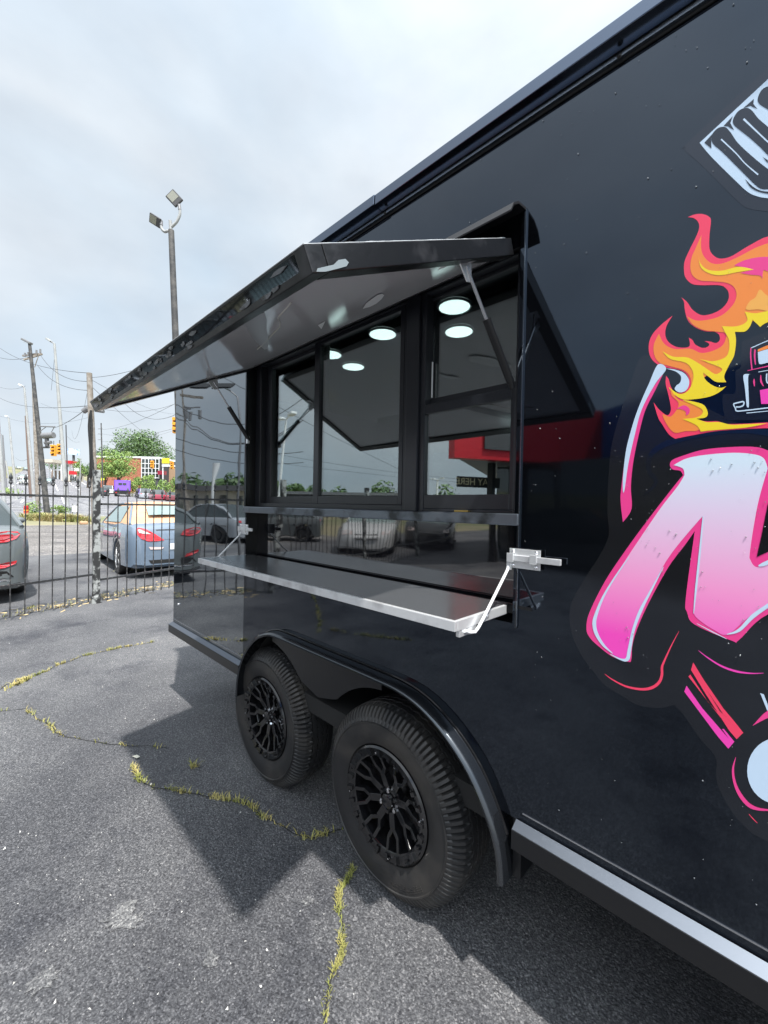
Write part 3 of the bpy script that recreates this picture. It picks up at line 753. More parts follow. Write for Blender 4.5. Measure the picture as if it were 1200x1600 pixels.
# caulk line where fender meets wall
obj('caulk_bead', MB().tube([Vector((p.x, -.001, p.y + .004)) for p in fp if p.y > .5], .0035, 6), M['framebar'], TR, smooth=60)
WX = [(-1.946), (-1.063)]
apr = [(-1.90, .828), (-1.10, .828)]
low = []
for i in range(25):
    xx = -1.10 - .80 * i / 24
    z_ = max(.339 + math.sqrt(max(0, .425**2 - min(abs(xx - WX[0]), abs(xx - WX[1]))**2)), .0)
    z_ = max(z_, .60 + .10 * abs(xx + 1.5) / .4)
    low.append((xx, min(z_, .8275)))
mb = MB().prism(apr + low, lambda a, b: Vector((a, .012, b)), lambda a, b: Vector((a, .018, b)))
obj('wheel_apron', mb, M['blacktrim'], TR)
mb = MB(); vs = [(p.x, .032, p.y - .01) for p in fp] + [(p.x, .48, p.y - .01) for p in fp]; k = len(fp)
mb.add(vs, [(i, i+1, i+1+k, i+k) for i in range(k-1)]); obj('wheel_well', mb, M['dark'], TR)
obj('wheel_well', MB().box((-2.18, .481, .40), (-.54, .49, .85)), M['dark'], TR)
obj('mud_flap', MB().box((-.545, .005, .40), (-.520, .2, .575)), M['blacktrim'], TR)
# axles
for x_ in WX:
    fw = obj('far_wheel', MB().lathe([(0,2.20),(.19,2.21),(.2,2.19),(.33,2.20),(.342,2.26),(.342,2.38),(.33,2.42),(.0,2.42)], (x_, 0, .339), 'y', 40), M['rubber'], TR, smooth=40)
obj('chassis_or_added_beam', MB().box((XL + .1, 1.25, .30), (XR, 1.33, .479)), M['dark'], TR)  # low unseen beam added to cut light under the trailer
obj('far_light_block', MB().box((XL + .1, 2.36, .12), (XR - .1, 2.38, .479)), M['dark'], TR)  # unseen sheet added to keep far-side light out from under the trailer
for x_ in WX: obj('axle', MB().tube([(x_, .2, .339), (x_, 2.2, .339)], .035, 12), M['dark'], TR, smooth=50)

# wheels ----------------------------------------------------------------------------------------
def wheel(x_, rot):
    c = Vector((x_, -.010, .345)); whl = None
    pr = [(.205,.030),(.212,.012),(.235,.002),(.262,-.003),(.285,-.002),(.287,-.005),(.291,-.005),(.293,.001),(.308,.008),(.322,.018),(.3375,.036),(.3415,.052),
          (.3425,.064),(.334,.066),(.334,.071),(.3430,.073),(.3432,.095),(.3345,.097),(.3345,.102),(.3434,.104),(.3434,.124),(.3345,.126),(.3345,.131),(.3430,.133),(.3425,.152),(.334,.154),(.334,.159),(.3415,.161),(.338,.190),(.31,.220),(.26,.228),(.20,.2)]
    def fn(i, j, r, a):
        if 8 <= j <= 11:
            if i % 4 == 0: r -= .012 if j > 8 else .006; a += .004 if j < 10 else 0
            r += .0012 * noise.noise(Vector((i * .9, j * 3, x_)))
        if 12 <= j <= 27: a += .0026 * (1 if (i // 4) % 2 else -1)
        r = .205 + (r - .205) * 1.07 if r > .205 else r
        return r, a
    whl = obj('wheel', MB().lathe([(.196,.026),(.190,.040),(.176,.060),(.172,.11),(.150,.12),(.06,.125),(.0,.125)], c, 'y', 64), M['rimblack'], TR, smooth=40)
    obj('tyre', MB().lathe(pr, c, 'y', 400, fn), M['rubber'], whl, smooth=24)
    obj('rim_ring', MB().lathe([(.206,.030),(.207,.010),(.200,.004),(.192,.006),(.174,.010),(.168,.014),(.165,.030),(.172,.055)], c, 'y', 96), M['rimblack'], whl, smooth=30)
    me = None
    for q in range(24):
        a_ = 2 * math.pi * (q + .5) / 24
        er = Vector((math.cos(a_), 0, math.sin(a_))); et = Vector((-math.sin(a_), 0, math.cos(a_)))
        if me is None:
            me_o = obj('rim_tab', MB().bar(c + er * .174 + Vector((0, .006, 0)), c + er * .199 + Vector((0, .000, 0)), .014, .010, up=(0, 1, 0)), M['rimblack'], whl, bevel=.001)
            me = True; a0 = a_
        else:
            o_ = obj('rim_tab', MB().bar(c + er * .174 + Vector((0, .006, 0)), c + er * .199 + Vector((0, .000, 0)), .014, .010, up=(0, 1, 0)), M['rimblack'], whl)
        if q % 2 == 0:
            obj('rim_bolt', MB().lathe([(0, -.004), (.0035, -.0035), (.0042, .004)], c + (er * .186 if True else er) + et * .013, 'y', 8), M['chrome'] if q % 6 == 0 else M['rimblack'], whl, smooth=50)
    for q in range(8):
        a_ = 2 * math.pi * q / 8 + rot
        def pt(r, t, y): return c + Vector((math.cos(a_ + t) * r, y, math.sin(a_ + t) * r))
        mb = MB()
        mb.bar(pt(.045, 0, .050), pt(.098, 0, .040), .028, .026, up=(0, 1, 0))
        mb.bar(pt(.094, 0, .041), pt(.128, .19, .034), .015, .024, up=(0, 1, 0)); mb.bar(pt(.094, 0, .041), pt(.128, -.19, .034), .015, .024, up=(0, 1, 0))
        mb.bar(pt(.126, .19, .034), pt(.170, .17, .018), .014, .022, up=(0, 1, 0)); mb.bar(pt(.126, -.19, .034), pt(.170, -.17, .018), .014, .022, up=(0, 1, 0))
        obj('spoke', mb, M['rimblack'], whl, bevel=.0018)
    obj('hub', MB().lathe([(0,.020),(.020,.020),(.026,.024),(.030,.040),(.052,.046),(.056,.07)], c, 'y', 32), M['rimblack'], whl, smooth=35)
    for q in range(6):
        a_ = 2 * math.pi * q / 6 + rot + .2
        obj('lug_nut', MB().lathe([(0,.026),(.008,.027),(.010,.032),(.010,.055)], c + Vector((math.cos(a_) * .040, 0, math.sin(a_) * .040)), 'y', 6), M['chrome'] if q % 2 else M['rimblack'], whl)
    return whl
wheel(WX[1], .3); wheel(WX[0], .05)
# small moulded size lettering block lines on near tyre
c = Vector((WX[1], -.010, .345)); mb = MB()
for r_ in (.262, .268, .274, .280):
    for i in range(16):
        a_ = rad(-78 + i * 2.2)
        if random.random() < .25: continue
        er = Vector((math.cos(a_), 0, math.sin(a_))); et = Vector((-er.z, 0, er.x))
        mb.bar(c + er * r_ + Vector((0, -.0035, 0)), c + er * r_ + et * .007 + Vector((0, -.0035, 0)), .003, .0015, up=(0, 1, 0))
obj('sidewall_marks', mb, M['rubber'], TR, kind='stuff')

# ------------------------------------------------------------------ printed graphics on the wall
def cs(pts, n=6):                      # closed spline; a point with a third value is a corner
    k = len(pts); out = []
    for i in range(k):
        p1 = pts[i]; p2 = pts[(i+1) % k]
        p0 = pts[i-1] if len(p1) == 2 else p1; p3 = pts[(i+2) % k] if len(p2) == 2 else p2
        a0, a1, a2, a3 = [Vector(q[:2]) for q in (p0, p1, p2, p3)]
        if len(p1) == 3 and len(p2) == 3: out.append(a1); continue
        for q in range(n):
            t_ = q / n
            out.append(.5 * ((2*a1) + (a2 - a0)*t_ + (2*a0 - 5*a1 + 4*a2 - a3)*t_*t_ + (3*a1 - a0 - 3*a2 + a3)*t_**3))
    return out
LAY = [0]
def decal(name, pts, tr, mt, layer, smooth=True, label=None):
    ox, oy, s = tr
    pl = cs(pts) if smooth else [Vector(q[:2]) for q in pts]
    w_ = [Y(ox + q.x / s, oy + q.y / s) for q in pl]
    LAY[0] += 1
    yy = -.0006 - layer * .0003 - LAY[0] * .000003
    poly = [(q.x, q.z) for q in w_]
    tri = tessellate_polygon([[Vector((a, b, 0)) for a, b in poly]])
    o = obj(name, MB().add([(a, yy, b) for a, b in poly], tri), mt, TR, label=label)
    for pg in list(o.data.polygons)[:1]:
        if pg.normal.y > 0: o.data.flip_normals()
    return o
def stroke(name, pts, ws, tr, mt, layer):
    k = len(pts); P_ = [Vector(q) for q in pts]
    fine = []; fw = []
    for i in range(k - 1):
        p0, p1, p2, p3 = P_[max(i-1, 0)], P_[i], P_[i+1], P_[min(i+2, k-1)]
        for q in range(5):
            t_ = q / 5
            fine.append(.5 * ((2*p1) + (p2 - p0)*t_ + (2*p0 - 5*p1 + 4*p2 - p3)*t_*t_ + (3*p1 - p0 - 3*p2 + p3)*t_**3))
            fw.append((ws[i] + (ws[i+1] - ws[i]) * t_) if isinstance(ws, list) else ws)
    fine.append(P_[-1]); fw.append(ws[-1] if isinstance(ws, list) else ws)
    a_, b_ = [], []
    for i, p in enumerate(fine):
        t_ = (fine[min(i+1, len(fine)-1)] - fine[max(i-1, 0)]).normalized(); nn = Vector((-t_.y, t_.x)) * fw[i] / 2
        a_.append(p + nn); b_.append(p - nn)
    ox, oy, s = tr; LAY[0] += 1; yy = -.0006 - layer * .0003 - LAY[0] * .000003
    vs = []
    for u_, v_ in zip(a_, b_):
        for q in (u_, v_):
            w_ = Y(ox + q.x / s, oy + q.y / s); vs.append((w_.x, yy, w_.z))
    return obj(name, MB().add(vs, [(2*i, 2*i+1, 2*i+3, 2*i+2) for i in range(len(fine)-1)]), mt, TR)
C3 = (880, 660, 3.6375); C2 = (1000, 320, 4.2105); C4 = (920, 980, 4.2857); C5 = (1080, 60, 5.714); C6 = (1120, 500, 8.0); PX = (0, 0, 1)
decal('sticker_base', [(1000,560),(985,600),(968,650),(955,700),(950,760),(949,800),(951,836),(938,866),(913,905),(894,940),(890,968),(896,998),(910,1026),(924,1045),(945,1070),(970,1086),(998,1102),(1032,1106),(1053,1101,0),(1069,1118),(1093,1153),(1118,1183),(1119,1213),(1125,1235),(1144,1269),(1163,1290),(1190,1310),(1300,1360,0),(1300,690,0),(1180,670),(1110,640),(1050,600),(1020,560)], PX, M['decalbase'], 0)
decal('sticker_base', [(1071,230),(1076,222),(1200,106),(1300,20,0),(1300,360,0),(1230,336),(1200,331),(1170,326),(1152,314),(1100,262),(1071,236)], PX, M['decalbase'], 0)
decal('sticker_base', [(75,950),(110,925),(230,905),(235,650),(300,580),(310,300),(340,260),(640,140,0),(900,80,0),(900,1250,0),(640,1250),(140,1250),(95,1180),(75,1080)], C6, M['decalbase'], 1)
stroke('outline_stroke', [(460,415),(530,340),(490,280),(487,220),(520,160),(620,108),(800,62),(1000,42),(1164,60),(1400,120)], [4,22,26,26,30,34,36,36,36,36], C3, M['d_navy'], 1)
MO = [(607,245),(620,215),(680,190),(800,155),(960,140),(1090,140),(1164,160),(1300,220),(1500,400,0),(1500,1000,0),(1164,1090),(1000,1235),(960,1240),(750,1150),(705,1080),(697,1000),(748,618,0),(690,700),(600,820),(500,1000),(430,1150),(395,1260),(388,1345),(370,1360),(280,1330),(200,1270),(150,1220),(133,1170),(150,1080),(240,900),(360,720),(500,530),(640,350),(682,300,0),(665,275),(625,268)]
decal('letter_outline', MO, C3, M['pink'], 2)
MF = [(628,243,0),(700,206),(800,186),(960,173),(1080,181),(1140,205),(1162,262,0),(1105,470),(1062,730),(1066,785),(1100,822),(1164,800),(1400,760,0),(1400,980,0),(1164,1035),(1050,1110),(935,1204),(860,1180),(770,1120),(742,1085,0),(762,880),(797,530,0),(760,570),(650,700),(570,815),(500,960),(430,1130),(383,1250),(362,1335),(335,1342),(270,1308),(205,1225),(188,1140),(203,1055),(262,930),(350,790),(450,640),(560,480),(650,365),(690,300,0),(680,262)]
decal('letter', MF, C3, M['grad'], 3)
decal('letter_counter', [(1164,460,0),(1128,640),(1100,765,0),(1164,735,0),(1300,640,0),(1300,300,0)], C3, M['decalbase'], 4, smooth=False)
stroke('highlight_stroke', [(378,762),(300,872),(232,985),(192,1080),(178,1140),(190,1200),(230,1265),(282,1312)], [3,8,12,18,22,20,14,3], C3, M['pale'], 4)
stroke('highlight_stroke', [(570,822),(500,955),(440,1070),(400,1180),(378,1290),(366,1344),(330,1346),(268,1316)], [3,12,18,16,20,22,10,3], C3, M['pale'], 4)
stroke('highlight_stroke', [(796,532),(775,760),(755,950),(742,1085)], [6,12,12,3], C3, M['pale'], 4)
stroke('highlight_stroke', [(930,1204),(1000,1180),(1080,1100),(1180,1030)], [3,18,24,22], C3, M['pale'], 4)
stroke('highlight_stroke', [(760,1142),(850,1190),(930,1230)], [2,6,2], C3, M['pale'], 4)
stroke('highlight_stroke', [(1110,815),(1140,805),(1200,780)], [6,22,26], C3, M['pale'], 5)
decal('streak', [(1040,577,0),(1024,610),(1009,640),(1000,672),(990,720),(986,760),(987,795),(973.5,816,0),(970,785),(971,762),(980,700),(1000,640)], PX, M['pink'], 2)
decal('streak', [(1028,570),(1014,600),(1000,632),(990,660),(979,701),(974,742),(973.5,766),(976,766),(982,725),(992,680),(1003,640),(1024,600),(1041,577)], PX, M['pale'], 3)
FL = [(315,83,0),(360,65),(410,62),(455,80),(467,110),(458,200),(458,290),(485,335),(530,355),(600,340),(700,280),(800,225),(842,210),(950,180,0),(950,760,0),(842,772),(790,805,0),(775,790),(738,757,0),(725,800),(690,835),(625,837,0),(632,900),(620,990),(590,1050),(560,1110),(555,1140),(568,1168,0),(500,1165),(450,1130),(415,1105,0),(430,1150),(480,1190),(530,1205),(567,1195,0),(520,1235),(450,1265),(350,1280),(280,1280),(220,1250),(195,1205,0),(240,1235),(300,1220),(325,1170),(310,1120),(270,1090),(200,1075),(140,1062),(90,1030),(62,980),(60,910),(85,850),(140,790),(215,730,0),(175,800),(168,860),(190,905),(240,935),(300,940),(328,925),(322,875,0),(345,890),(365,920),(410,942),(445,935),(455,915),(425,897,0),(460,900),(500,910),(525,890),(520,855),(490,835,0),(430,833),(360,805),(315,760),(295,690),(290,640),(272,610,0),(310,640),(345,690),(400,725),(460,722),(530,690),(575,640),(585,590),(565,550),(520,530),(400,530),(340,520),(300,480),(290,430),(295,370),(330,290),(370,210),(390,150),(380,110),(350,88)]
decal('flame', FL, C2, M['coral'], 1)
OR = [(405,200,0),(402,280),(420,340),(470,385),(540,388),(640,348),(750,290),(842,255),(950,230,0),(950,740,0),(842,730),(760,745),(700,820),(620,832),(600,850),(615,920),(600,1010),(560,1080),(540,1130),(450,1120),(380,1180),(332,1225,0),(335,1150),(295,1093),(200,1063),(130,1040),(95,990),(92,920),(125,850,0),(160,915),(230,950),(330,948),(400,975),(470,965),(540,930),(565,880),(562,845),(500,835),(420,825),(350,790),(310,735,0),(370,762),(450,757),(540,727),(610,662),(635,600),(620,545),(570,515),(480,505),(400,500),(350,470),(332,420),(340,350),(370,280)]
decal('flame_core', OR, C2, M['orange'], 2)
decal('flame_shade', [(620,400,0),(680,370),(760,350),(842,345),(950,360,0),(950,480,0),(842,440),(812,435),(805,490,0),(790,468),(730,462),(660,450,0),(700,440),(745,430,0),(690,415)], C2, M['pink'], 3)
decal('flame_core', [(790,560),(842,600),(950,620,0),(950,700,0),(842,700),(780,690),(700,690),(720,640),(760,610)], C2, M['amber'], 3)
decal('flame_tip', [(385,340,0),(400,390),(450,430),(540,435),(650,410),(750,428,0),(640,445),(530,465),(450,450),(400,410)], C2, M['yel'], 3)
decal('flame_tip', [(540,800,0),(640,800),(705,765),(690,705,0),(760,715),(842,700),(950,690,0),(950,760,0),(842,774),(790,805,0),(775,790),(740,757,0),(725,800),(690,835),(625,837,0),(632,900),(620,990),(590,1050),(560,1110),(555,1140),(568,1168,0),(500,1165),(450,1130),(415,1105,0),(430,1150),(480,1190),(530,1205),(567,1195,0),(520,1235),(450,1265),(350,1280),(280,1280),(215,1240),(190,1200,0),(260,1245),(320,1220),(350,1150),(345,1090),(300,1040),(200,1015),(150,965,0),(220,1000),(310,1005),(380,1040),(440,1080),(500,1115),(540,1080),(450,1040),(390,1015,0),(480,1030),(560,1005),(585,960),(585,890),(560,840)], C2, M['yel'], 3)
decal('flame', [(90,1300,0),(130,1350),(180,1385),(203,1355),(200,1310),(185,1240),(170,1180),(172,1125,0),(190,1150),(205,1200),(250,1270),(330,1290),(400,1310),(440,1360),(440,1390),(400,1405),(370,1408,0),(430,1425),(510,1425),(560,1440),(600,1443),(700,1440),(842,1432),(950,1425,0),(950,1470,0),(842,1470),(700,1475),(500,1490),(330,1520),(232,1540,0),(190,1510),(150,1450),(120,1400)], C2, M['coral'], 2)
decal('flame_core', [(150,1380),(200,1395),(245,1345),(252,1300),(210,1255),(200,1205,0),(250,1280),(330,1300),(400,1325),(425,1370),(395,1395),(372,1410),(420,1440),(380,1485),(300,1490),(230,1500),(180,1450)], C2, M['orange'], 3)
decal('flame_shade', [(245,1342),(290,1320),(325,1340),(325,1370),(305,1385),(300,1360),(270,1345)], C2, M['pink'], 4)
decal('flame_tip', [(280,1285,0),(350,1295),(420,1318),(447,1370),(430,1400),(372,1408,0),(440,1430),(520,1430),(600,1447),(700,1444),(840,1438,0),(700,1466),(500,1482),(400,1493,0),(370,1450),(280,1410,0),(370,1400),(410,1375),(400,1340)], C2, M['yel'], 4)
decal('streak', [(170,1078,0),(230,1085),(290,1108),(322,1150),(322,1190),(300,1225),(260,1235),(230,1215),(240,1190),(265,1170),(270,1130),(235,1098)], C2, M['pale'], 4)
# pickup drawing
T = M['pale']; R_ = M['pink']
stroke('truck_drawing', [(900,170),(640,262),(470,335),(430,352)], 11, C6, T, 4); stroke('truck_drawing', [(428,350),(424,450),(440,622)], [10,16,16], C6, R_, 4)
stroke('truck_drawing', [(478,372),(474,460),(484,560)], [18,20,12], C6, R_, 4)
decal('truck_drawing', [(512,372,0),(640,318),(800,270,0),(800,320,0),(640,362),(514,400,0)], C6, M['orange'], 4)
decal('truck_drawing', [(514,404,0),(640,366),(800,322,0),(800,500,0),(640,535),(545,555),(522,520)], C6, T, 4)
stroke('truck_drawing', [(385,636),(640,580),(800,548)], [6,13,13], C6, R_, 4); stroke('truck_drawing', [(520,653),(640,632),(800,604)], 8, C6, T, 4)
decal('truck_drawing', [(335,692),(430,680,0),(393,722),(402,1070),(374,1080,0),(352,850)], C6, T, 4)
stroke('truck_drawing', [(468,738),(466,780),(472,832)], [8,24,6], C6, R_, 4); stroke('truck_drawing', [(550,690),(554,770),(585,830)], [8,24,8], C6, R_, 4)
stroke('truck_drawing', [(625,672),(628,780),(700,800)], 18, C6, T, 4)
decal('truck_drawing', [(538,880,0),(640,860,0),(800,840,0),(800,1045,0),(640,1050,0),(556,1052,0)], C6, M['magenta'], 4, smooth=False)
stroke('truck_drawing', [(208,1055),(235,1110),(255,1140),(400,1128),(640,1100),(800,1085)], 15, C6, T, 4)
stroke('truck_drawing', [(208,1050),(270,1034),(336,1024),(330,1070),(285,1088),(240,1088)], 17, C6, T, 4); stroke('truck_drawing', [(370,1166),(640,1140),(800,1126)], 9, C6, T, 4)
# grille-like lettering at the top
decal('top_lettering', [(76,935,0),(686,368,0),(900,180,0),(900,1440,0),(686,1430),(580,1410),(500,1370),(400,1278),(180,1060)], C5, T, 2)
dk = M['decalbase']
decal('top_lettering', [(180,900),(200,950),(280,1020),(400,1140),(500,1240),(560,1300),(620,1345),(686,1350),(800,1330,0),(800,1240,0),(686,1170),(560,1070),(420,940),(350,840),(300,795),(240,805),(195,850)], C5, dk, 3)
decal('top_lettering', [(372,740),(385,780),(430,820),(520,890),(620,980),(686,1045),(800,1120,0),(800,900,0),(686,795),(600,720),(545,652),(500,625),(440,640),(395,685)], C5, dk, 3)
decal('top_lettering', [(595,540),(610,590),(686,640),(800,720,0),(800,420,0),(700,428),(630,465)], C5, dk, 3)
stroke('top_lettering', [(268,905),(400,1030),(480,1120),(598,1222)], [14,11,10,14], C5, T, 4); stroke('top_lettering', [(468,724),(600,850),(686,930),(800,1030)], [20,14,14,14], C5, T, 4)
decal('top_lettering', [(118,935,0),(235,808,0),(178,890,0),(182,988,0)], C5, dk, 3, smooth=False)
decal('top_lettering', [(290,785,0),(372,698,0),(350,760,0),(384,825,0),(330,790,0)], C5, dk, 3, smooth=False)
decal('top_lettering', [(465,627,0),(560,545,0),(556,590,0),(592,636,0),(530,606,0)], C5, dk, 3, smooth=False)
decal('top_lettering', [(480,1258,0),(550,1325),(620,1362),(700,1372),(800,1375,0),(800,1392,0),(700,1392),(600,1372),(530,1332)], C5, dk, 3)
decal('top_lettering', [(638,1062,0),(686,1092,0),(686,1120,0)], C5, dk, 3, smooth=False)
# lower strokes
stroke('curved_stroke', [(605,25),(550,130),(500,240),(491,270),(490,320),(470,370),(420,405),(350,414),(250,395),(160,350),(108,312)], [2,8,14,16,18,20,20,16,12,8,2], C4, M['coral'], 2)
stroke('curved_stroke', [(735,155),(800,205),(890,260),(990,295),(1090,308),(1172,306)], [2,8,12,14,8,2], C4, M['magenta'], 2)
decal('stripe', [(700,235,0),(770,350,0),(900,540,0),(980,635,0),(1035,705,0),(990,748,0),(940,690,0),(780,440,0),(685,285,0)], C4, M['coral'], 2, smooth=False)
decal('stripe', [(795,425,0),(900,580,0),(985,668,0),(880,560,0)], C4, dk, 3, smooth=False)
decal('stripe', [(680,315,0),(800,500,0),(950,668,0),(880,600,0),(668,330,0)], C4, M['coral'], 2, smooth=False)
decal('stripe', [(655,390,0),(760,540,0),(890,690,0),(938,745,0),(893,680,0),(905,680,0),(975,765,0),(935,812,0),(860,725,0),(640,430,0)], C4, M['magenta'], 2, smooth=False)
stroke('curved_stroke', [(985,868),(966,950),(978,1040),(1020,1130),(1090,1200),(1200,1222),(1400,1215)], [2,14,18,26,26,12,8], C4, M['pink'], 2)
stroke('curved_stroke', [(1072,1248),(1100,1280),(1130,1310)], [3,6,2], C4, M['coral'], 2)
decal('curved_stroke', [(1148,440,0),(1172,448),(1200,520),(1240,620,0),(1200,570,0)], C4, T, 2, smooth=False); decal('curved_stroke', [(1095,660,0),(1160,588),(1200,555),(1260,500,0),(1260,600,0),(1200,606)], C4, M['pink'], 2)
decal('headlight_disc', [(1215 + 47.5 * math.cos(t_ * math.pi / 18), 1204 + 51.5 * math.sin(t_ * math.pi / 18)) for t_ in range(36)], PX, T, 2, smooth=False)
# rain drops
mb = MB(); rnd = random.Random(5)
def drop(x_, z_, y_, r):
    vs = [(x_, y_ - r * .75, z_)]; k = 6
    for rr, hh in ((.6, .6), (1., .0)):
        for i in range(k):
            t_ = 2 * math.pi * i / k; vs.append((x_ + r * rr * math.cos(t_), y_ - r * hh, z_ + r * rr * math.sin(t_) * (1.15 if math.sin(t_) < 0 else 1)))
    fs = [(0, 1 + i, 1 + (i+1) % k) for i in range(k)] + [(1 + i, 1 + (i+1) % k, 1 + k + (i+1) % k, 1 + k + i) for i in range(k)]
    mb.add(vs, fs)
for i in range(620):
    x_ = rnd.uniform(-.53, .35) if i < 520 else rnd.uniform(-3.2, .3); z_ = rnd.uniform(.66, 2.56) if i < 520 else rnd.uniform(2.33, 2.57)
    if i > 360 and i < 520: x_ = rnd.uniform(-.30, .12); z_ = rnd.uniform(1.15, 1.75)
    if noise.noise(Vector((x_ * 7, z_ * 7, 1))) < -.02: continue
    drop(x_, z_, -.0022, rnd.choice((.0007, .0009, .0011, .0014, .0019)))
for i in range(60): drop(rnd.uniform(-.45, .25), 0, 0, .0001)
o = obj('rain_drops', mb, M['drop'], TR, smooth=60, kind='stuff')
# ------------------------------------------------------------------ iron fence
FD = Vector((-.38, 1.0, 0)).normalized()
F0 = Vector((-7.13, .26, 0))
def fenceline(root, a, b, step, ztop, zr1, zr0, zb, first=.07, mt=M['iron'], fin=True, nmax=400):
    a = Vector(a); b = Vector(b); L_ = (b - a).length; d_ = (b - a) / L_
    obj('rail', MB().bar(a + Vector((0, 0, zr1)), b + Vector((0, 0, zr1 + .0)), .03, .03), mt, root)
    obj('rail', MB().bar(a + Vector((0, 0, zr0)), b + Vector((0, 0, zr0)), .03, .03), mt, root)
    s = first; n = 0; base = None
    while s < L_ - .03 and n < nmax:
        p = a + d_ * s; t_ = .004 * noise.noise(p * 3)
        if base is None:
            base = obj('picket', MB().bar(p + Vector((0, 0, zb)), p + Vector((0, 0, ztop - .14)), .0125, .0125, up=(1, 0, 0)), mt, root); o_ = base; p00 = p
            if fin:
                q = p + Vector((0, 0, ztop - .14))
                obj('finial', MB().lathe([(0, -.01), (.012, .0), (.022, .018), (.014, .034), (.017, .042), (.012, .052), (.021, .070), (.016, .095), (.004, .135), (0, .14)], q, 'z', 8), mt, o_, smooth=50)
        else:
            o_ = dup(base, parent=root, loc=base.location + (p - p00)); o_.rotation_euler = (t_ * 2, t_ * 3, 0) if False else (0, 0, 0)
        s += step; n += 1
fn_ = thing('iron_fence', 'black iron picket fence with spear tips and a flaking post before the parked cars', 'fence', F0)
fenceline(fn_, F0 - FD * 2.9, F0 - FD * .05, .152, 1.81, 1.535, .42, .035, first=.06)
fenceline(fn_, F0 + FD * .06, F0 + FD * 2.6, .150, 1.70, 1.435, .33, -.0, first=.10)
pp_ = [F0 + Vector((0, 0, z_)) for z_ in (0, .5, 1.0, 1.5, 1.93)]
obj('post', MB().bar(F0, F0 + Vector((-.03, 0, 1.93)), .085, .085, up=(1, 0, 0)), M['ironpost'], fn_, bevel=.004)
obj('post_foot', MB().bar(F0 - Vector((0, 0, .01)), F0 + Vector((0, 0, .10)), .115, .115, up=(1, 0, 0)), M['ironpost'], fn_, bevel=.004)
c0 = F0 - FD * 2.95
f2 = thing('yard_fence', 'long iron picket fence of the lot seen mirrored in the trailer below its window', 'fence', c0)
c1 = Vector((-8.4, -10.8, 0))
fenceline(f2, c0, c1, .15, 1.75, 1.5, .4, .03, fin=False)
for t_ in (0, .33, .66, 1): p = c0.lerp(c1, t_); obj('post', MB().bar(p, p + Vector((0, 0, 1.9)), .08, .08, up=(1, 0, 0)), M['ironpost'], f2)
# weeds at the fence foot
blades([F0 - FD * 2.9 + Vector((-.3, 0, 0)), F0 + Vector((-.25, 0, 0)), F0 + FD * 2.2 + Vector((-.2, 0, 0))], 900, .05, .09, M['drygrass'], 'fence_grass', wide=.003)
blades([G(180, 893), G(215, 890), G(262, 880)], 420, .05, .05, M['grass'], 'fence_grass', wide=.003)
blades([G(42, 952), G(52, 948)], 40, .03, .03, M['grass'], 'fence_grass', clump=False)
mb = MB(); rnd = random.Random(9)
for i in range(260):
    s_ = rnd.uniform(-2.8, 2.4); p = F0 + FD * s_ + Vector((rnd.gauss(-.3, .18), 0, 0)); a_ = rnd.random() * 6.28; l_ = rnd.uniform(.02, .06)
    dx = Vector((math.cos(a_), math.sin(a_), 0)) * l_; sx = Vector((-dx.y, dx.x, 0)).normalized() * .004
    mb.add([p - dx - sx, p + dx - sx, p + dx + sx + Vector((0, 0, .01)), p - dx + sx + Vector((0, 0, .006))], [(0, 1, 2, 3)])
o = obj('leaf_litter', mb, mat('straw', (.50, .38, .20), .8)); o['kind'] = 'stuff'

